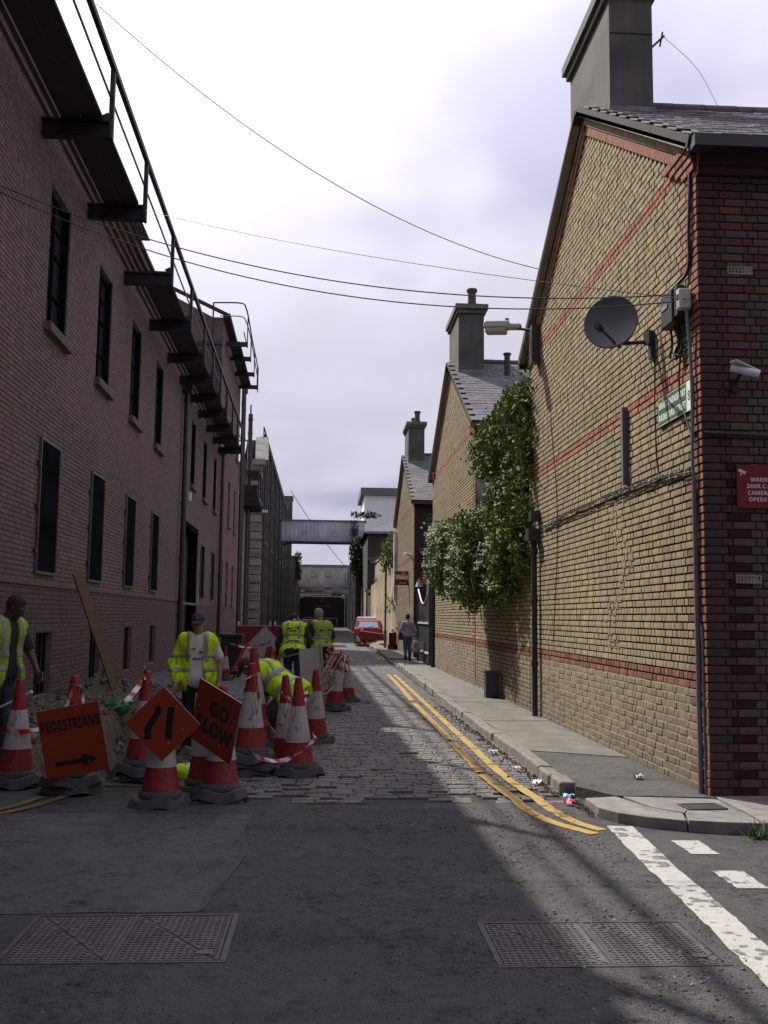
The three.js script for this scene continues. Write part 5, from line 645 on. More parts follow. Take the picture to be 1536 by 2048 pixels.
plate('road_narrows_sign', 'orange diamond sign with two black bars showing the road narrows', [-1.355, 0.725, -8.53], [0.72, 0.7, 0.06], [-0.7, 0.72, 0.05], 0.452, 0.452, canvasTex(768, 768, (g, w, h) => { orange(g, w, h, 2); g.fillStyle = '#17120f'; g.translate(w / 2, h / 2); g.rotate(Math.PI / 4); const k = w * 0.8; g.beginPath(); g.moveTo(k * 0.1, -k * 0.4); g.lineTo(k * 0.26, -k * 0.4); g.lineTo(k * 0.22, k * 0.36); g.lineTo(k * 0.06, k * 0.36); g.fill(); g.beginPath(); g.moveTo(-k * 0.18, -k * 0.42); g.lineTo(-k * 0.04, -k * 0.42); g.lineTo(-k * 0.05, -k * 0.26); g.lineTo(-k * 0.26, k * 0.1); g.lineTo(-k * 0.27, k * 0.36); g.lineTo(-k * 0.43, k * 0.36); g.lineTo(-k * 0.42, k * 0.08); g.lineTo(-k * 0.2, -k * 0.28); g.fill(); }));
plate('go_slow_sign', 'orange square sign lettered go slow, tilted and turned away', [-0.945, 0.725, -8.82], [0.39, -0.186, 0.34], [0.09, 0.567, 0.17], 0.57, 0.58, canvasTex(768, 768, (g, w, h) => { orange(g, w, h, 3); g.fillStyle = '#1d1614'; g.textAlign = 'center'; g.textBaseline = 'middle'; g.strokeStyle = '#1d1614'; g.lineWidth = 14; g.lineJoin = 'round'; g.font = 'bold 240px sans-serif'; for (const [s, x, y, m] of [['GO', 0.56, 0.34, 0.5], ['SLOW', 0.51, 0.66, 0.92]]) { g.fillText(s, w * x, h * y, w * m); g.strokeText(s, w * x, h * y, w * m); } }));
// striped tape
function tape(label, paths, wid = 0.05, period = 0.22) {
  const P = [], C = [], I = []; let base = 0;
  for (const path of paths) { const c = new THREE.CatmullRomCurve3(path.map((p) => V(...p))), len = c.getLength(), n = Math.max(8, Math.round(len / (period / 5))), q = rng(Math.round(len * 1000)); let tw = q() * 2;
    for (let i = 0; i <= n; i++) { const p = c.getPointAt(i / n), t = c.getTangentAt(i / n), side = V(0, 1, 0).addScaledVector(t, -t.y); if (side.length() < 0.1) side.set(1, 0, 0); side.normalize().applyAxisAngle(t, 0.9 * Math.sin(tw + i * 0.32)); for (const k of [-0.5, 0.5]) { const v = p.clone().addScaledVector(side, k * wid), d = (i / n * len + k * wid * 0.9) / period; P.push(v.x, v.y, v.z); const red = (((d % 1) + 1) % 1) < 0.5; C.push(...(red ? [0.45, 0.02, 0.03] : [0.75, 0.75, 0.75])); } if (i < n) { const a = base + i * 2; I.push(a, a + 2, a + 1, a + 1, a + 2, a + 3); } } base += (n + 1) * 2; }
  const g = new THREE.BufferGeometry(); g.setAttribute('position', new THREE.Float32BufferAttribute(P, 3)); g.setAttribute('color', new THREE.Float32BufferAttribute(C, 3)); g.setIndex(I); g.computeVertexNormals();
  return tag(part('barrier_tape', g, tapeM, scene), label, 'tape');
}
const tapeM = new THREE.MeshStandardMaterial({ vertexColors: true, side: THREE.DoubleSide, roughness: 0.4 });
const ring = (x, y, z, r, h = 0.1, turns = 1.6) => Array.from({ length: 18 }, (_, i) => { const a = i / 17 * turns * 6.28; return [x + Math.cos(a) * r * (1 + 0.2 * Math.sin(i * 2)), y + h * Math.sin(i * 1.1), z + Math.sin(a) * r]; });
tape('striped tape running from the pedestrian sign up to the taped cone top', [[[-1.98, 0.76, -9.25], [-1.87, 0.84, -9.6], [-1.8, 0.98, -9.96]], ring(-1.76, 0.98, -10.06, 0.05, 0.02), [[-1.77, 1.0, -10.0], [-1.78, 1.05, -10.0], [-1.79, 1.13, -10.02]]]);
tape('striped tape wound on the leftmost cone and trailing out of view', [[[-3.9, 0.55, -9.3], [-3.3, 0.52, -9.5], [-3.05, 0.55, -9.66], [-2.93, 0.52, -9.66], [-2.7, 0.55, -9.66], [-2.6, 0.6, -9.75]]]);
tape('striped tape knotted on the cone behind the pedestrian sign', [ring(-2.326, 0.98, -9.42, 0.045, 0.015), [[-2.28, 0.98, -9.38], [-2.24, 0.9, -9.36], [-2.22, 0.8, -9.37]], [[-2.33, 0.95, -9.37], [-2.35, 0.85, -9.33], [-2.37, 0.78, -9.32]]], 0.035);
tape('striped tape sagging from the stacked bases to the clean cone', [[[-0.75, 0.32, -10.0], [-0.6, 0.24, -9.95], [-0.4, 0.21, -10.0], [-0.2, 0.29, -10.12], [-0.08, 0.4, -10.22], [-0.1, 0.42, -10.5]]], 0.045, 0.16);
tape('striped tape round the heads of the two close cones', [ring(-0.29, 0.8, -10.5, 0.13, 0.05, 1.2), [[-0.36, 0.78, -10.5], [-0.4, 0.62, -10.42], [-0.44, 0.5, -10.45]]], 0.03, 0.14);
tape('striped tape knotted on the cone atop the rubber pile', [ring(-0.75, 1.02, -10.4, 0.055, 0.02), [[-0.72, 1.02, -10.32], [-0.68, 0.9, -10.28], [-0.66, 0.75, -10.27], [-0.7, 0.6, -10.25]]], 0.035, 0.16);
{ const q = rng(31), ps = []; for (let i = 0; i < 16; i++) { const a = [0.05 + 0.3 * q(), 0.75 + 0.35 * q(), -17.2 - 0.25 * q()]; ps.push([a, [a[0] + 0.25 * (q() - 0.5), a[1] + 0.25 * (q() - 0.5), a[2] + 0.1 * q()], [a[0] + 0.3 * (q() - 0.5), a[1] - 0.1 + 0.3 * (q() - 0.5), a[2] + 0.15 * (q() - 0.3)], [a[0] + 0.4 * (q() - 0.5), a[1] - 0.25 * q(), a[2]]]); } tape('striped tape wound round the top of the tangle-draped cone', [ring(0.22, 1.0, -17.3, 0.06, 0.03, 2)]); tape('big tangle of striped tape on the cone beside the white trestle', ps, 0.05, 0.18); }
tape('striped tape strung between the distant cones at left', [[[-2.48, 0.98, -25], [-1.9, 0.86, -24.6], [-1.3, 1.0, -24]]], 0.06, 0.3);
tape('short end of striped tape dangling on a distant cone', [[[-1.2, 0.9, -22.6], [-1.15, 0.6, -22.5], [-1.1, 0.35, -22.3]]], 0.06, 0.3);
// plank, bags, boards, boxes
{
  const s0 = [-3.62, 0.3, -17.6], s1 = [-4.22, 2.35, -16.9]; tag(part('plank', beam(s0, s1, 0.045, 0.18), M.wood, scene), 'long wooden plank leaning against the dark brick wall', 'plank');
  const bag = thing('plastic_bag', 'crumpled green plastic bag on the soil heap by the wall', 'bag', [-3.35, dug(-3.35, -16.5) + 0.1, -16.5]), g = new THREE.IcosahedronGeometry(0.15, 4), p = g.attributes.position; for (let i = 0; i < p.count; i++) { const x = p.getX(i), y = p.getY(i), z = p.getZ(i), k = 0.6 + 0.8 * fbm(x * 14 + 5, y * 14, z * 14 + 0.3, 3); p.setXYZ(i, x * k * 1.5, y * k * 0.9 + 0.2 * x, z * k); } g.computeVertexNormals(); part('skin', g, new THREE.MeshPhysicalMaterial({ color: new THREE.Color().setRGB(0.03, 0.25, 0.09), roughness: 0.3 }), bag); part('tied_neck', new THREE.ConeGeometry(0.05, 0.12, 8).translate(-0.2, 0.06, 0), mat(0.03, 0.25, 0.09, { roughness: 0.3 }), bag);
  const rod = thing('levelling_rod', 'thin white rod leaning behind the leftmost cone', 'rod', [-3.0, 0, -10.2]); part('shaft', bar([-0.55, 0.55, 0], [0.08, 0.86, 0.1], 0.012), M.cctv, rod); part('end_cap', new THREE.SphereGeometry(0.02, 10, 8).translate(0.08, 0.86, 0.1), M.cctv, rod);
  const ab = thing('folding_board', 'white folding board seen edge-on behind the bending worker', 'board', [-0.22, 0.03, -17.5], 0.5); part('panel', box(0.42, 1.0, 0.02, 0, 0.55, 0, 0, -0.16), mat(0.42, 0.41, 0.4), ab); part('edge', [box(0.035, 1.12, 0.05, 0.22, 0.58, 0.02, 0, -0.16), box(0.035, 1.0, 0.04, 0.22, 0.5, 0.3, 0, 0.25)], mat(0.45, 0.36, 0.24), ab);
  const tr = thing('trestle', 'white metal trestle folded beside the tape-covered cone', 'trestle', [0.02, 0.03, -17.0], 0.2); part('leg', [[-0.22, 0.16], [-0.14, 0.24], [-0.04, 0.32]].map(([a, b]) => bar([a, 0.35, 0], [b, 0.95, -0.1], 0.014)), M.whitePaint, tr); part('hoop', tube([[-0.2, 0.36, 0.02], [0.0, 0.3, 0.05], [0.14, 0.42, 0.03], [0.18, 0.6, 0]], 0.012), M.whitePaint, tr); part('foot', [box(0.06, 0.36, 0.05, -0.2, 0.17, 0), box(0.06, 0.36, 0.05, -0.02, 0.17, 0.02)], M.plasticGrey, tr);
  const bx = thing('site_box', 'black open site box standing at the warehouse door', 'box', [-2.45, 0.03, -26.5]); part('shell', [rbox(0.55, 1.0, 0.5, 0.03, 0, 0.55, 0), box(0.62, 0.08, 0.56, 0, 1.08, 0)], M.black, bx); part('skid', [box(0.08, 0.1, 0.5, -0.2, 0.03, 0), box(0.08, 0.1, 0.5, 0.2, 0.03, 0)], M.pipe, bx);
  const sb = thing('road_sign', 'grey back of a diamond road sign among the distant cones', 'road sign', [-1.5, 0.95, -25.2], 0.35); part('plate', box(0.62, 0.62, 0.015, 0, 0, 0, 0, 0, Math.PI / 4), mat(0.3, 0.3, 0.31, { roughness: 0.5 }), sb); part('stand', [bar([-0.3, -0.9, -0.2], [0, 0.2, -0.03], 0.02), bar([0.3, -0.9, -0.2], [0, 0.2, -0.03], 0.02)], M.pipe, sb);
  const rs = thing('road_sign', 'red triangular sign leaning left of the grey sign back', 'road sign', [-1.95, 0.62, -25.0], 0.5); { const sh = new THREE.Shape([[-0.42, -0.36], [0.42, -0.36], [0, 0.4]].map(([a, b]) => new THREE.Vector2(a, b))); part('plate', new THREE.ExtrudeGeometry(sh, { depth: 0.015, bevelEnabled: false }), mat(0.35, 0.03, 0.03, { roughness: 0.5 }), rs); const s2 = new THREE.Shape([[-0.28, -0.28], [0.28, -0.28], [0, 0.24]].map(([a, b]) => new THREE.Vector2(a, b))); part('face', new THREE.ShapeGeometry(s2).translate(0, 0, 0.018), mat(0.4, 0.36, 0.36), rs); part('stand', [bar([-0.35, -0.62, -0.1], [-0.2, -0.3, 0], 0.02), bar([0.35, -0.62, -0.1], [0.2, -0.3, 0], 0.02)], M.pipe, rs); }
  // red plastic barriers
  const barrier = (label, x, z, turn, n = 1, w = 1.5, h = 1.25) => { const t = thing('plastic_barrier', label, 'barrier', [x, 0.03, z], turn, 'red plastic barriers'); part('body', [rbox(w, h * 0.62, 0.3, 0.05, 0, h * 0.66, 0), rbox(w, h * 0.36, 0.42, 0.05, 0, h * 0.18, 0)], mat(0.17, 0.014, 0.02, { roughness: 0.5 }), t); part('slot', [-0.4, 0, 0.4].map((k) => box(0.22, 0.09, 0.32, k * w / 1.5, h * 0.3, 0.06)), mat(0.06, 0.01, 0.012), t); part('reflector', [-1, 1].map((k) => rbox(0.07, 0.16, 0.08, 0.015, k * (w / 2 - 0.1), h + 0.04, 0.02)), M.cctv, t); return t; };
  barrier('left red plastic barrier closing the trench, beside the wall', -2.9, -41, 0.06); barrier('middle red plastic barrier closing the trench', -1.35 - 0.05, -41.2, -0.05); barrier('small red barrier glimpsed between the two standing workers', -0.9, -60, 0, 1, 1.6, 1.45);
  barrier('weathered red barrier lying on rubble in front of the red car', 2.6, -54.6, -0.25, 1, 1.45, 0.8).rotation.z = -0.12;
  barrier('narrow red and white barrier by the slim grey pole', 3.24, -46.5, 0.9, 1, 0.28, 0.95);
  const bn = thing('bin', 'dark square litter bin against the yellow brick wall', 'litter bin', [WX - 0.2, 0.1, -19.1]); part('body', rbox(0.26, 0.5, 0.26, 0.02, 0, 0.26, 0), mat(0.05, 0.05, 0.055, { roughness: 0.5 }), bn); part('rim', box(0.29, 0.04, 0.29, 0, 0.52, 0), mat(0.1, 0.1, 0.11, { roughness: 0.45 }), bn);
  const v = thing('safety_vest', 'yellow safety vest dropped in the trench behind the diamond sign', 'vest', [-1.33, 0.1, -9.98]), vg = new THREE.SphereGeometry(1, 24, 16).scale(0.15, 0.09, 0.12), vp = vg.attributes.position; for (let i = 0; i < vp.count; i++) { const k = 0.8 + 0.45 * fbm(vp.getX(i) * 20, vp.getY(i) * 20 + 3, vp.getZ(i) * 20 + 0.2, 3); vp.setXYZ(i, vp.getX(i) * k, vp.getY(i) * k, vp.getZ(i) * k); } vg.computeVertexNormals(); part('cloth', vg, mat(0.5, 0.8, 0.02, { roughness: 0.8 }), v); part('reflective_strip', new THREE.TorusGeometry(0.105, 0.012, 6, 20).scale(0.9, 0.85, 1).rotateY(1.2), M.plasticGrey, v);
  // litter along the gutter
  const q = rng(14); [[2.13, -9.75, 0.75, 0.75, 0.78, 'white crumpled wrapper in the gutter by the broken kerb'], [2.1, -10.6, 0.7, 0.7, 0.65, 'pale paper scrap in the gutter farther along'], [2.06, -11.9, 0.6, 0.6, 0.6, 'small white scrap in the gutter before the tarmac patch'], [2.24, -8.95, 0.35, 0.55, 0.75, 'pale blue wrapper at the end kerb stone'], [2.2, -8.72, 0.7, 0.12, 0.2, 'red and white crushed carton beside the yellow line end'], [3.1, -9.6, 0.55, 0.55, 0.53, 'grey paper scrap on the dark pavement patch']].forEach(([x, z, r, g2, b, l]) => { const g = new THREE.PlaneGeometry(0.1, 0.075, 6, 5), p = g.attributes.position; for (let i = 0; i < p.count; i++) p.setZ(i, 0.05 * q()); g.rotateX(-Math.PI / 2).rotateY(q() * 6); g.computeVertexNormals(); const o = part('litter', g, new THREE.MeshStandardMaterial({ color: new THREE.Color().setRGB(r, g2, b), side: THREE.DoubleSide, roughness: 0.5 }), scene); o.position.set(x, x > 3 ? 0.104 : 0.03, z); tag(o, l, 'litter', 'litter along the gutter'); });
}
// ---- red car seen from behind ----
{
  const c = thing('parked_car', 'red hatchback parked beyond the rubble, seen from behind', 'car', [2.62, 0, -58.5], -0.08), red = mat(0.3, 0.012, 0.02, { roughness: 0.28 }), gl = mat(0.42, 0.45, 0.5, { roughness: 0.12, metalness: 0.7 });
  const sh = new THREE.Shape(); [[-0.1, 0.35], [-0.02, 0.9], [0.1, 0.98], [0.42, 1.36], [0.8, 1.42], [1.9, 1.4], [2.5, 1.0], [3.5, 0.85], [3.72, 0.6], [3.72, 0.3], [3.0, 0.25], [0.1, 0.25]].forEach(([a, b], i) => i ? sh.lineTo(a, b) : sh.moveTo(a, b));
  const bg = new THREE.ExtrudeGeometry(sh, { depth: 1.46, bevelEnabled: true, bevelSize: 0.06, bevelThickness: 0.08, bevelSegments: 3 }).translate(0, 0, -0.73), bp = bg.attributes.position; for (let i = 0; i < bp.count; i++) { const y = bp.getY(i); if (y > 0.95) bp.setZ(i, bp.getZ(i) * (1 - 0.3 * (y - 0.95))); } bg.computeVertexNormals(); part('body', bg.rotateY(Math.PI / 2), red, c);
  const rw = new THREE.BufferGeometry(); rw.setAttribute('position', new THREE.Float32BufferAttribute([-0.62, 1.0, 0.0, 0.62, 1.0, 0.0, 0.52, 1.34, -0.3, -0.62, 1.0, 0, 0.52, 1.34, -0.3, -0.52, 1.34, -0.3], 3)); rw.computeVertexNormals(); part('rear_window', rw.translate(0, 0.02, 0.02), gl, c);
  part('bumper', rbox(1.64, 0.26, 0.16, 0.05, 0, 0.42, 0.1), mat(0.03, 0.03, 0.032), c); for (const s of [-1, 1]) { part('tail_light', rbox(0.16, 0.3, 0.06, 0.02, s * 0.69, 0.78, 0.06), mat(0.45, 0.02, 0.02, { roughness: 0.2 }), c); for (const z of [-0.65, -2.95]) { const w = part('wheel', new THREE.CylinderGeometry(0.29, 0.29, 0.18, 24).rotateZ(Math.PI / 2).translate(s * 0.74, 0.29, z), M.black, c); part('rim', new THREE.CylinderGeometry(0.17, 0.17, 0.19, 16).rotateZ(Math.PI / 2).translate(s * 0.75, 0.29, z), M.steel, w); } part('door_mirror', rbox(0.14, 0.12, 0.1, 0.03, s * 0.92, 0.98, -2.1), M.black, c); part('side_window', box(0.02, 0.32, 1.3, s * 0.755, 1.15, -1.25, 0, 0, s * 0.2), gl, c); }
  part('number_plate', box(0.5, 0.11, 0.02, 0, 0.62, 0.08), mat(0.6, 0.6, 0.5), c); part('wiper', bar([0, 1.02, 0.04], [0.3, 1.14, -0.08], 0.01), M.black, c);
  const vn = thing('parked_van', 'roof of a white van just showing behind the red car', 'van', [3.0, 0, -66]); part('body', [rbox(1.6, 1.2, 3.2, 0.2, 0, 1.05, -1.6)], mat(0.6, 0.6, 0.62, { roughness: 0.35 }), vn); part('rear_window', box(1.2, 0.4, 0.02, 0, 1.3, 0.01), gl, vn); for (const s of [-1, 1]) for (const z of [-0.6, -2.6]) part('wheel', new THREE.CylinderGeometry(0.32, 0.32, 0.2, 20).rotateZ(Math.PI / 2).translate(s * 0.74, 0.32, z), M.black, vn);
}
// ---- terrace across the junction, behind the photographer ----
{
  const T = thing('brick_terrace', 'long brown brick terrace on the other side of the junction', 'building', [0, 0, 10]), w = []; part('wall', box(64, 10.5, 9, 0, 5.25, 5), textured(0.17, 0.11, 0.09, stoneT, 1 / 1.5), T);
  for (let i = 0; i < 14; i++) for (const y of [2.0, 5.2, 8.2]) w.push([-30 + i * 4.6, y]); for (const [x, y] of w) { const o = part('window', box(1.1, 1.8, 0.06, x, y, 0.46), M.glassDark, T); part('frame', [box(1.2, 0.1, 0.14, x, y - 0.95, 0.44), box(0.06, 1.8, 0.1, x, y, 0.43)], M.sill, o); } part('roof', box(65, 0.3, 10, 0, 10.6, 5), M.barge, T);
}

// ================= PEOPLE =================
// a distance field meshed as one surface (a vertex per crossed cell, a quad per crossed edge)
let coarse = 1;
function skinMesh(f, lo, hi, cell) {
  cell *= coarse;
  const n = [0, 1, 2].map((k) => Math.max(4, Math.ceil((hi[k] - lo[k]) / cell) + 1)), [nx, ny, nz] = n, F = new Float32Array(nx * ny * nz), id = (i, j, k) => i + nx * (j + ny * k);
  for (let k = 0; k < nz; k++) for (let j = 0; j < ny; j++) for (let i = 0; i < nx; i++) F[id(i, j, k)] = f(lo[0] + i * cell, lo[1] + j * cell, lo[2] + k * cell);
  const vid = new Int32Array(nx * ny * nz).fill(-1), P = [], I = [], cor = [[0, 0, 0], [1, 0, 0], [0, 1, 0], [1, 1, 0], [0, 0, 1], [1, 0, 1], [0, 1, 1], [1, 1, 1]], ed = [[0, 1], [2, 3], [4, 5], [6, 7], [0, 2], [1, 3], [4, 6], [5, 7], [0, 4], [1, 5], [2, 6], [3, 7]];
  for (let k = 0; k < nz - 1; k++) for (let j = 0; j < ny - 1; j++) for (let i = 0; i < nx - 1; i++) {
    let m = 0; const v = cor.map(([a, b, c], q) => { const x = F[id(i + a, j + b, k + c)]; if (x < 0) m |= 1 << q; return x; }); if (!m || m === 255) continue;
    let x = 0, y = 0, z = 0, c = 0; for (const [a, b] of ed) if ((v[a] < 0) !== (v[b] < 0)) { const t = v[a] / (v[a] - v[b]); x += lerp(cor[a][0], cor[b][0], t); y += lerp(cor[a][1], cor[b][1], t); z += lerp(cor[a][2], cor[b][2], t); c++; }
    vid[id(i, j, k)] = P.length / 3; P.push(lo[0] + (i + x / c) * cell, lo[1] + (j + y / c) * cell, lo[2] + (k + z / c) * cell);
  }
  const quad = (a, b, c, d, flip) => { if (a < 0 || b < 0 || c < 0 || d < 0) return; if (flip) I.push(a, b, c, a, c, d); else I.push(a, c, b, a, d, c); };
  for (let k = 1; k < nz - 1; k++) for (let j = 1; j < ny - 1; j++) for (let i = 1; i < nx - 1; i++) { const s = F[id(i, j, k)] < 0;
    if (s !== F[id(i + 1, j, k)] < 0) quad(vid[id(i, j - 1, k - 1)], vid[id(i, j, k - 1)], vid[id(i, j, k)], vid[id(i, j - 1, k)], s);
    if (s !== F[id(i, j + 1, k)] < 0) quad(vid[id(i - 1, j, k - 1)], vid[id(i - 1, j, k)], vid[id(i, j, k)], vid[id(i, j, k - 1)], s);
    if (s !== F[id(i, j, k + 1)] < 0) quad(vid[id(i - 1, j - 1, k)], vid[id(i, j - 1, k)], vid[id(i, j, k)], vid[id(i - 1, j, k)], s); }
  const g = new THREE.BufferGeometry(); g.setAttribute('position', new THREE.Float32BufferAttribute(P, 3)); g.setIndex(I); g.computeVertexNormals(); return g;
}
const smin = (a, b, k) => { const h = Math.max(k - Math.abs(a - b), 0) / k; return Math.min(a, b) - h * h * k * 0.25; };
function cone(a, b, ra, rb) { const dx = b[0] - a[0], dy = b[1] - a[1], dz = b[2] - a[2], L = dx * dx + dy * dy + dz * dz || 1e-6; return (x, y, z) => { const px = x - a[0], py = y - a[1], pz = z - a[2], t = clamp((px * dx + py * dy + pz * dz) / L, 0, 1); return Math.hypot(px - dx * t, py - dy * t, pz - dz * t) - lerp(ra, rb, t); }; }
const ell = (c, r) => (x, y, z) => { const a = (x - c[0]) / r[0], b = (y - c[1]) / r[1], d = (z - c[2]) / r[2], k = Math.hypot(a, b, d); return (k - 1) * Math.min(r[0], r[1], r[2]) * (k < 1 ? 1 : 1); };
const uni = (fs, k) => (x, y, z) => { let d = 9; for (const f of fs) d = smin(d, f(x, y, z), k); return d; };
const inFrame = (f, o, X, Y, Z) => (x, y, z) => { const a = x - o.x, b = y - o.y, c = z - o.z; return f(a * X.x + b * X.y + c * X.z, a * Y.x + b * Y.y + c * Y.z, a * Z.x + b * Z.y + c * Z.z); };
const bounds = (pts, m) => [[0, 1, 2].map((k) => Math.min(...pts.map((p) => p[k])) - m), [0, 1, 2].map((k) => Math.max(...pts.map((p) => p[k])) + m)];
const ptsOf = (v) => [v.x, v.y, v.z];

function handField(w, el, thumb, curl) {   // five fingers on a palm that continues the forearm
  const d = V(...w).sub(V(...el)).normalize(), t = V(...thumb).addScaledVector(d, -V(...thumb).dot(d)).normalize(), n = d.clone().cross(t), W = V(...w), at = (a, b, c) => ptsOf(W.clone().addScaledVector(d, a).addScaledVector(t, b).addScaledVector(n, c));
  const palm = uni([cone(at(0, 0, 0), at(0.03, 0, 0), 0.026, 0.03), cone(at(0.03, 0.022, 0), at(0.085, 0.028, 0), 0.019, 0.015), cone(at(0.03, 0, 0), at(0.09, 0.004, 0), 0.02, 0.015), cone(at(0.03, -0.02, 0), at(0.08, -0.024, 0), 0.018, 0.014)], 0.02), fs = [palm], all = [w, at(0.2, 0, 0), at(0.1, 0.08, 0), at(0.1, -0.05, 0), at(0.1, 0, 0.1), at(0.1, 0, -0.1)];
  [[0.029, 0.042, 0.031], [0.01, 0.047, 0.034], [-0.009, 0.043, 0.031], [-0.027, 0.034, 0.025]].forEach(([b, l1, l2]) => { const c1 = curl * 0.7, c2 = curl * 1.5, p0 = [0.085, b, 0], p1 = [0.085 + l1 * Math.cos(c1), b * 1.1, l1 * Math.sin(c1)], p2 = [p1[0] + l2 * Math.cos(c2), b * 1.12, p1[2] + l2 * Math.sin(c2)]; fs.push(uni([cone(at(...p0), at(...p1), 0.0095, 0.0088), cone(at(...p1), at(...p2), 0.0088, 0.0075)], 0.004)); });
  fs.push(uni([cone(at(0.018, 0.024, 0.004), at(0.05, 0.052, 0.012), 0.015, 0.011), cone(at(0.05, 0.052, 0.012), at(0.083, 0.058, 0.026), 0.0105, 0.0085)], 0.006));
  return [(x, y, z) => { let a = fs[0](x, y, z); for (let i = 1; i < fs.length; i++) a = smin(a, fs[i](x, y, z), 0.004); return a; }, all];
}
function person(cfg) {
  coarse = cfg.res ?? 1;
  const t = thing('person', cfg.label, 'person', cfg.pos, cfg.turn, cfg.group), s = (cfg.H ?? 1.75) / 1.75, J = cfg.j ?? {};
  const S = (p) => p.map((v) => v * s), mirror = (p) => [-p[0], p[1], p[2]];
  const pelvis = V(...(J.pelvis ?? S([0, 0.97, 0]))), axis = V(...(J.axis ?? [0, 1, 0])).normalize(), right = V(...(J.right ?? [1, 0, 0])); right.addScaledVector(axis, -right.dot(axis)).normalize(); const front = right.clone().cross(axis);
  const TP = (x, y, z) => pelvis.clone().addScaledVector(right, x * s).addScaledVector(axis, y * s).addScaledVector(front, z * s);
  const neck = TP(0, 0.53, 0), g = cfg.girth ?? 1, w = cfg.shoulders ?? 0.18;
  const side = (k) => { const sh = TP(k * w, 0.46, -0.01), hip = TP(k * 0.09, -0.02, 0), d = k < 0 ? 'R' : 'L'; return { sh: ptsOf(sh), el: J['el' + d] ?? ptsOf(TP(k * (w + 0.07), 0.18, -0.03)), wr: J['wr' + d] ?? ptsOf(TP(k * (w + 0.08), -0.07, 0.05)), hip: ptsOf(hip), kn: J['kn' + d] ?? S([k * 0.1, 0.5, 0.015]), an: J['an' + d] ?? S([k * 0.11, 0.09, -0.02]), toe: J['toe' + d] }; };
  const L = side(1), Rr = side(-1); for (const q of [L, Rr]) q.toe ??= [q.an[0] + (q === L ? 0.03 : -0.03), q.an[1] - 0.05, q.an[2] + 0.16 * s];
  // torso field in its own frame
  const torso0 = uni([cone([-0.1, 0.37, 0], [0.1, 0.37, 0], 0.108 * g, 0.108 * g), cone([-0.06, 0.16, 0.005], [0.06, 0.16, 0.005], 0.1 * g, 0.1 * g), cone([-0.08, -0.01, -0.01], [0.08, -0.01, -0.01], 0.108 * g, 0.108 * g), cone([0, 0.0, 0], [0, 0.42, 0], 0.1 * g, 0.1), cone([-w, 0.455, -0.01], [w, 0.455, -0.01], 0.052, 0.052)], 0.1);
  const tor = (inf) => inFrame((x, y, z) => torso0(x / s, y / s, z / s) * s - inf, pelvis, right, axis, front);
  const arm = (q, inf) => uni([cone(q.sh, q.el, 0.054 + inf, 0.042 + inf), cone(q.el, q.wr, 0.041 + inf, 0.027 + inf)], 0.02), upper = (q, inf) => cone(q.sh, q.el, 0.056 + inf, 0.048 + inf);
  const leg = (q, inf) => uni([cone(q.hip, q.kn, 0.085 * g + inf, 0.056 + inf), cone(q.kn, q.an, 0.055 + inf, 0.038 + inf)], 0.03);
  // head
  const hd = cfg.head ?? {}, hq = new THREE.Quaternion().setFromEuler(new THREE.Euler(hd.pitch ?? 0, hd.yaw ?? 0, hd.roll ?? 0, 'YXZ')), hX = V(1, 0, 0).applyQuaternion(hq), hY = V(0, 1, 0).applyQuaternion(hq), hZ = V(0, 0, 1).applyQuaternion(hq), headC = neck.clone().addScaledVector(hY, 0.14 * s).addScaledVector(axis, 0.015).addScaledVector(hZ, 0.025);
  const head0 = uni([ell([0, 0.03, -0.012], [0.074, 0.092, 0.094]), ell([0, -0.035, 0.022], [0.058, 0.078, 0.066]), cone([0, -0.085, 0.052], [0, -0.075, 0.04], 0.026, 0.03)], 0.03), face0 = (x, y, z) => { let d = head0(x, y, z); d = smin(d, cone([0, 0.012, 0.085], [0, -0.03, 0.103], 0.009, 0.015)(x, y, z), 0.012); d = smin(d, cone([-0.04, 0.022, 0.078], [0.04, 0.022, 0.078], 0.01, 0.01)(x, y, z), 0.015); for (const k of [-1, 1]) { d = -smin(-d, ell([k * 0.031, 0.002, 0.096], [0.018, 0.011, 0.015])(x, y, z), 0.008); d = smin(d, ell([k * 0.076, -0.005, -0.005], [0.011, 0.03, 0.019])(x, y, z), 0.008); } d = smin(d, cone([-0.02, -0.062, 0.079], [0.02, -0.062, 0.079], 0.008, 0.008)(x, y, z), 0.008); return d; };
  const inHead = (f) => inFrame((x, y, z) => f(x / s, y / s, z / s) * s, headC, hX, hY, hZ);
  const neckF = cone(ptsOf(neck.clone().addScaledVector(axis, -0.05)), ptsOf(headC.clone().addScaledVector(hY, -0.05).addScaledVector(hZ, -0.02)), 0.057 * s, 0.052 * s);
  const all = [L, Rr].flatMap((q) => [q.sh, q.el, q.wr, q.hip, q.kn, q.an, q.toe]).concat([ptsOf(pelvis), ptsOf(neck), ptsOf(headC)]), [lo, hi] = bounds(all, 0.2);
  const skinF = uni([tor(-0.008), arm(L, 0), arm(Rr, 0), leg(L, -0.006), leg(Rr, -0.006), neckF, cone(L.an, L.toe, 0.036, 0.026), cone(Rr.an, Rr.toe, 0.036, 0.026)], 0.03);
  const bodyGs = [skinMesh(skinF, lo, hi, 0.017), skinMesh((x, y, z) => smin(inHead(face0)(x, y, z), neckF(x, y, z), 0.02), ...bounds([ptsOf(headC)], 0.17), 0.0065)];
  for (const [q, k] of [[L, 1], [Rr, -1]]) { const [hf, hp] = handField(q.wr, q.el, (k > 0 ? J.thumbL : J.thumbR) ?? ptsOf(front), (k > 0 ? J.curlL : J.curlR) ?? 0.45); bodyGs.push(skinMesh(hf, ...bounds(hp, 0.03), 0.0048 / Math.sqrt(coarse))); }
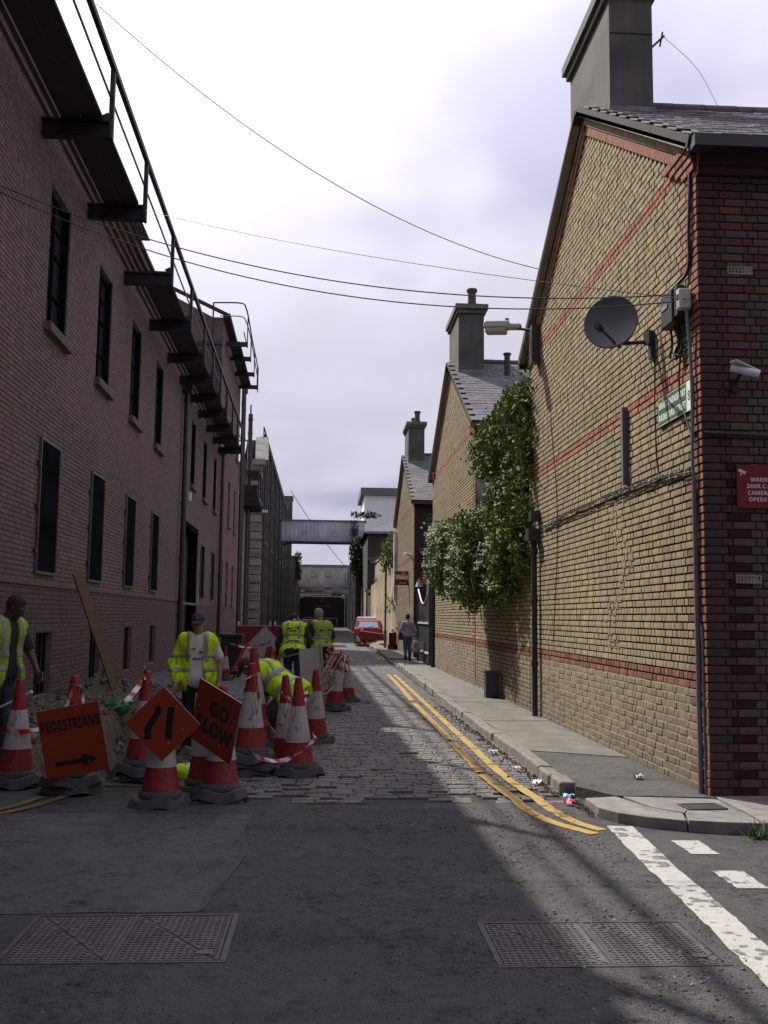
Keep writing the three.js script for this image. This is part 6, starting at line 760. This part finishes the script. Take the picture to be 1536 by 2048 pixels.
  part('body', bodyGs, mat(...cfg.skin, { roughness: 0.6 }), t);
  part('eye', [-1, 1].map((k) => new THREE.SphereGeometry(0.011 * s, 10, 8).translate(...ptsOf(headC.clone().addScaledVector(hX, k * 0.031 * s).addScaledVector(hY, 0.003 * s).addScaledVector(hZ, 0.078 * s)))), mat(0.12, 0.1, 0.09, { roughness: 0.2 }), t);
  const tLo = [lo[0], lo[1], lo[2]], tHi = hi, fold = (x, y, z, a) => a * (0.55 * fbm(x * 9 + 3, y * 7, z * 9 + 0.2, 3) + 0.75 * fbm(x * 17 + 1 + y * 3, y * 5, z * 17 + 0.2, 2) - 0.65), local = (x, y, z) => { const p = V(x, y, z).sub(pelvis); return [p.dot(right) / s, p.dot(axis) / s, p.dot(front) / s]; };
  // trousers and boots
  part('trousers', skinMesh((x, y, z) => Math.max(uni([leg(L, 0.014), leg(Rr, 0.014), inFrame((a, b, c) => Math.max(torso0(a / s, b / s, c / s) * s - 0.012, b - 0.06 * s), pelvis, right, axis, front)], 0.03)(x, y, z) + fold(x, y, z, 0.02), 0.1 - (y - Math.min(L.an[1], Rr.an[1]) + 0.09)), tLo, tHi, 0.017), cfg.trousers, t);
  for (const q of [L, Rr]) part('boot', skinMesh((x, y, z) => Math.max(uni([cone(q.an, q.toe, 0.052, 0.042), cone([q.an[0], q.an[1] + 0.06, q.an[2]], q.an, 0.05, 0.052), cone([q.an[0], q.toe[1], q.an[2] - 0.03], q.an, 0.04, 0.045)], 0.02)(x, y, z), q.an[1] - 0.085 - y), ...bounds([q.an, q.toe], 0.13), 0.012), cfg.boots ?? mat(0.03, 0.025, 0.022, { roughness: 0.7 }), t);
  // shirt
  const cuff = (q) => { const e = cfg.sleeve === 'long' ? q.wr : ptsOf(V(...q.sh).lerp(V(...q.el), cfg.sleeve === 'none' ? 0.1 : 0.75)), f = cfg.sleeve === 'long' ? uni([cone(q.sh, q.el, 0.07, 0.055), cone(q.el, q.wr, 0.055, 0.037)], 0.02) : cone(q.sh, e, 0.072, 0.067); return f; };
  part('shirt', skinMesh((x, y, z) => { const [, b] = local(x, y, z), [hx, hy, hz] = [x - neck.x, y - neck.y, z - neck.z]; let d = uni([tor(0.014 + 0.016 * smooth(0.15, 0, b)), cuff(L), cuff(Rr)], 0.04)(x, y, z) + fold(x, y, z, 0.02); d = Math.max(d, -(b - (cfg.hem ?? -0.05)) * s); return Math.max(d, 0.062 * s - Math.hypot(hx, hy - 0.04, hz)); }, tLo, tHi, 0.016), cfg.shirt, t);
  // hi-vis vest: an outer shell without sleeves, with grey strips proud of it
  if (cfg.vest) { const V0 = cfg.vest, vest = (inf) => (x, y, z) => { const [a, b, c] = local(x, y, z); let d = tor(0.034 + inf + 0.05 * smooth(0.18, -0.1, b))(x, y, z) + fold(x, y, z, 0.045); if (V0.sleeve) d = smin(d, uni([cone(Rr.sh, Rr.el, 0.075 + inf, 0.072 + inf), cone(Rr.el, Rr.wr, 0.072 + inf, 0.06 + inf)], 0.04)(x, y, z) + fold(x, y, z, 0.03), 0.05);
      d = Math.max(d, -(b - (V0.hem ?? -0.12)) * s - 0.02 * Math.sin(a * 14)); for (const q of [L, Rr]) if (!(V0.sleeve && q === Rr)) d = Math.max(d, -(cone(q.sh, ptsOf(V(...q.sh).lerp(V(...q.el), 0.55)), 0.082 * s, 0.09 * s)(x, y, z))); d = Math.max(d, 0.082 * s - Math.hypot(x - neck.x, y - neck.y, z - neck.z) + 0.0 * c); if (c > 0) d = Math.max(d, (V0.open ? (V0.gap ?? 0.05) + 0.05 * smooth(0.2, -0.1, b) : 0.012 + 0.1 * smooth(0.3, 0.5, b)) * s - Math.abs(a - (V0.shift ?? 0)) * s); return d; };
    const vm = skinMesh(vest(0), tLo, tHi, 0.016), o = part('vest', vm, V0.mat, t), strip = (b0, b1, up) => skinMesh((x, y, z) => { const [a, b] = local(x, y, z); const band = up ? Math.max(Math.abs(Math.abs(a) - 0.115) - 0.027, 0.2 - b) : Math.abs(b - (b0 + b1) / 2) - (b1 - b0) / 2; return Math.max(vest(0.007)(x, y, z), band * s); }, tLo, tHi, 0.0125);
    for (const [b0, b1] of V0.strips ?? [[0.19, 0.25], [0.02, 0.08]]) part('reflective_strip', strip(b0, b1), hiGrey, o); part('shoulder_strip', strip(0, 0, true), hiGrey, o);
    if (V0.print) { const gs = []; V0.print.forEach(([a, b, w2, h2]) => gs.push(box(w2, h2, 0.012, a, b, -0.151 * g - 0.012))); const mtx = new THREE.Matrix4().makeBasis(right, axis, front).setPosition(pelvis); part('back_lettering', gs.map((q) => q.applyMatrix4(mtx)), mat(0.03, 0.04, 0.03), o); } }
  // hair or cap
  if (cfg.hair) part('hair', skinMesh(inHead((x, y, z) => { const k = cfg.hair.len ?? 0; let d = ell([0, 0.03 - k * 0.3, -0.016], [0.083, 0.1 + k, 0.102])(x, y, z) + 0.012 * (fbm(x * 60, y * 60, z * 60 + 0.3, 2) - 0.5); d = Math.max(d, -Math.max(Math.max(z - 0.028 + y * 0.45, 0) > 0 ? z - 0.03 - (y - 0.03) * 0.75 : -1, -1) * -1); return Math.max(d, z - 0.03 - Math.max(0, y - 0.02) * 0.9, -(y + 0.045 + k)); }), ...bounds([ptsOf(headC)], 0.19), 0.008), cfg.hair.mat, t);
  if (cfg.cap) { const c = part('cap', skinMesh(inHead((x, y, z) => Math.min(Math.max(ell([0, 0.035, -0.01], [0.086, 0.098, 0.106])(x, y, z), 0.02 - y + z * 0.1), Math.max(ell([0, 0.026, 0.1], [0.08, 0.024, 0.085])(x, y, z), -(y - 0.018 - 0.0 * z)))), ...bounds([ptsOf(headC)], 0.22), 0.008), cfg.cap, t); part('badge', new THREE.SphereGeometry(0.016, 10, 8).scale(1, 1.1, 0.3).applyQuaternion(hq).translate(...ptsOf(headC.clone().addScaledVector(hY, 0.085 * s).addScaledVector(hZ, 0.092 * s))), M.plasticGrey, c); }
  return { t, TP, neck, headC };
}
const hiGrey = mat(0.3, 0.29, 0.28, { roughness: 0.45 }), hiVis = textured(0.6, 0.93, 0.02, grimeT, 1.6, 1.2, 0.001, { roughness: 0.85 }), hiDull = textured(0.33, 0.5, 0.03, grimeT, 2, 1.15, 0.001, { roughness: 0.85 });
const SK = [0.42, 0.23, 0.16], denim = textured(0.06, 0.07, 0.11, stoneT, 4, 1.4, 0.001), darkCloth = mat(0.022, 0.021, 0.024), greyHair = mat(0.27, 0.26, 0.24, { roughness: 0.9 }), darkHair = mat(0.025, 0.018, 0.014, { roughness: 0.8 });
// shaven-headed worker at the far left, looking down
person({ label: 'worker at far left with cropped dark hair and open yellow vest, looking down', group: 'road workers in yellow vests', pos: [-3.36, 0.03, -10.5], turn: 1.05, H: 1.81, skin: [0.07, 0.04, 0.03], hair: { mat: darkHair, len: 0 }, shirt: darkCloth, sleeve: 'short', trousers: textured(0.05, 0.06, 0.085, stoneT, 4, 1.4, 0.001), head: { pitch: 0.55, yaw: 0.45 }, vest: { mat: textured(0.3, 0.5, 0.03, grimeT, 2, 1.15, 0.001, { roughness: 0.85 }), open: true, hem: -0.2, strips: [[0.17, 0.23], [0.03, 0.09]] }, j: { axis: [0, 1, 0.08], elL: [0.28, 1.2, 0.12], wrL: [0.22, 1.0, 0.3], elR: [-0.3, 1.2, 0.0], wrR: [-0.3, 0.98, 0.14] } });
// capped worker facing the camera
{ const p = person({ label: 'worker facing the street in dark cap, white shirt and open yellow vest', group: 'road workers in yellow vests', pos: [-1.55, -0.05, -12.25], turn: 0.06, H: 1.7, girth: 0.92, shoulders: 0.17, skin: SK, shirt: mat(0.68, 0.67, 0.72), sleeve: 'short', hem: -0.2, trousers: mat(0.012, 0.012, 0.014), cap: mat(0.03, 0.035, 0.055), head: { pitch: 0.22, yaw: -0.05 }, vest: { mat: hiVis, open: true, gap: 0.072, hem: -0.2, sleeve: true, shift: -0.0, strips: [[0.24, 0.29], [0.07, 0.12]] }, j: { elR: [-0.29, 1.1, 0.0], wrR: [-0.24, 0.92, 0.2], elL: [0.275, 1.13, -0.03], wrL: [0.27, 0.87, 0.05], curlL: 0.6 } });
  part('shirt_print', [box(0.09, 0.01, 0.01, -0.06, 1.29, 0.137), box(0.035, 0.03, 0.01, 0.045, 1.25, 0.137)], mat(0.25, 0.04, 0.05), p.t); part('shirt_lettering', [0, 1, 2, 3].map((i) => box(0.022, 0.026, 0.01, -0.035 + i * 0.032, 1.17, 0.138)), mat(0.1, 0.1, 0.13), p.t); }
// bending worker
person({ label: 'worker bending double among the cones, yellow vest back and jeans', group: 'road workers in yellow vests', pos: [-0.47, 0, -11.75], turn: -2.05, H: 1.78, skin: SK, shirt: mat(0.07, 0.068, 0.068), sleeve: 'short', trousers: denim, hair: { mat: mat(0.07, 0.05, 0.035), len: 0.01 }, head: { pitch: 1.5, yaw: 0.1 }, vest: { mat: hiVis, hem: -0.12, strips: [[0.23, 0.3], [0.03, 0.1]] }, j: { pelvis: [0, 0.74, -0.12], axis: [0, 0.5, 0.75], knR: [-0.13, 0.43, 0.22], knL: [0.13, 0.42, 0.24], anR: [-0.14, 0.09, -0.1], anL: [0.15, 0.09, -0.06], elR: [-0.22, 0.66, 0.36], wrR: [-0.16, 0.4, 0.42], elL: [0.2, 0.66, 0.38], wrL: [0.12, 0.4, 0.46], thumbR: [0.5, 0, 0.8], thumbL: [-0.5, 0, 0.8], curlR: 0.9, curlL: 0.9 } });
// two workers with their backs turned
const print = [[-0.09, 0.41, 0.045, 0.03], [0.08, 0.39, 0.06, 0.03], [0, 0.345, 0.14, 0.018], [-0.02, 0.15, 0.2, 0.02], [0.05, 0.12, 0.14, 0.02]];
person({ label: 'worker with back turned and head bowed, brightest yellow vest', group: 'road workers in yellow vests', res: 1.5, pos: [-0.58, 0.02, -18.7], turn: Math.PI - 0.08, H: 1.76, skin: SK, shirt: mat(0.035, 0.045, 0.028), sleeve: 'long', hem: -0.06, trousers: textured(0.035, 0.04, 0.06, stoneT, 4, 1.4, 0.001), hair: { mat: darkHair, len: 0.01 }, head: { pitch: 1.0, yaw: 0.25 }, vest: { mat: hiVis, hem: -0.12, strips: [[0.25, 0.3], [0.1, 0.15]], print }, j: { axis: [0, 1, 0.3], elL: [0.31, 1.13, 0.1], wrL: [0.3, 0.88, 0.2], elR: [-0.31, 1.14, 0.12], wrR: [-0.22, 0.95, 0.3] } });
person({ label: 'grey haired worker with back turned in duller yellow vest', group: 'road workers in yellow vests', res: 1.5, pos: [-0.04, 0.02, -19.4], turn: Math.PI + 0.5, H: 1.78, skin: SK, shirt: darkCloth, sleeve: 'short', trousers: mat(0.016, 0.016, 0.02), hair: { mat: greyHair, len: 0.012 }, head: { pitch: 0.3, yaw: 0.3 }, vest: { mat: hiDull, hem: -0.12, strips: [[0.17, 0.22], [0.02, 0.07]], print: print.slice(0, 2).map(([a, b, c, d]) => [a, b - 0.05, c, d]) }, j: { axis: [-0.05, 1, 0.22], elL: [0.32, 1.15, 0.05], wrL: [0.28, 0.95, 0.22], elR: [-0.3, 1.16, 0.08], wrR: [-0.2, 0.98, 0.28] } });
// woman walking away on the pavement
{ const top = textured(0.4, 0.36, 0.41, stainT, 4, 1.25, 0.001), p = person({ label: 'woman walking away on the pavement, lilac top, blue trousers, bags', res: 1.9, pos: [2.93, 0.115, -34.4], turn: Math.PI, H: 1.63, girth: 1.02, shoulders: 0.165, skin: SK, shirt: top, sleeve: 'long', hem: -0.06, trousers: textured(0.1, 0.12, 0.19, stoneT, 4, 1.4, 0.001), hair: { mat: darkHair, len: 0.025 }, head: { pitch: 0.05 }, j: { knR: [-0.08, 0.47, 0.1], anR: [-0.08, 0.09, 0.06], knL: [0.08, 0.45, 0.0], anL: [0.08, 0.13, -0.22], elR: [-0.28, 1.07, -0.06], wrR: [-0.27, 0.82, 0.02], elL: [0.27, 1.06, -0.08], wrL: [0.29, 0.86, 0.1], curlR: 1.2 } });
  const hb = thing('handbag', 'black handbag hanging at the walking woman\u2019s left side', 'handbag', [2.68, 0.98, -34.42], 0.2); part('body', rbox(0.1, 0.24, 0.28, 0.035, 0, 0, 0), M.black, hb); part('strap', tube([[0, 0.1, -0.1], [0.04, 0.32, -0.04], [0.06, 0.42, 0], [0.04, 0.32, 0.05], [0, 0.1, 0.1]], 0.012), M.black, hb);
  const cb = thing('carrier_bag', 'white and pink carrier bag in the walking woman\u2019s right hand', 'carrier bag', [3.22, 0.62, -34.42], 0.3), g = new THREE.SphereGeometry(1, 24, 18).scale(0.2, 0.24, 0.13), q = g.attributes.position; for (let i = 0; i < q.count; i++) { const y = q.getY(i), k = (0.85 + 0.35 * fbm(q.getX(i) * 12 + 2, y * 9, q.getZ(i) * 12 + 0.4, 3)) * (y > 0 ? 1 - 1.6 * y : 1); q.setXYZ(i, q.getX(i) * k, Math.max(y, -0.2), q.getZ(i) * k); } g.computeVertexNormals(); part('sack', g, mat(0.55, 0.53, 0.56, { roughness: 0.35 }), cb); part('printed_patch', rbox(0.2, 0.16, 0.02, 0.008, -0.02, 0.06, 0.12), mat(0.5, 0.2, 0.3), cb); part('handle', tube([[-0.06, 0.16, 0], [-0.03, 0.3, 0.02], [0.03, 0.3, -0.02], [0.06, 0.16, 0]], 0.008), mat(0.55, 0.53, 0.56), cb); }

renderer.render(scene, camera);
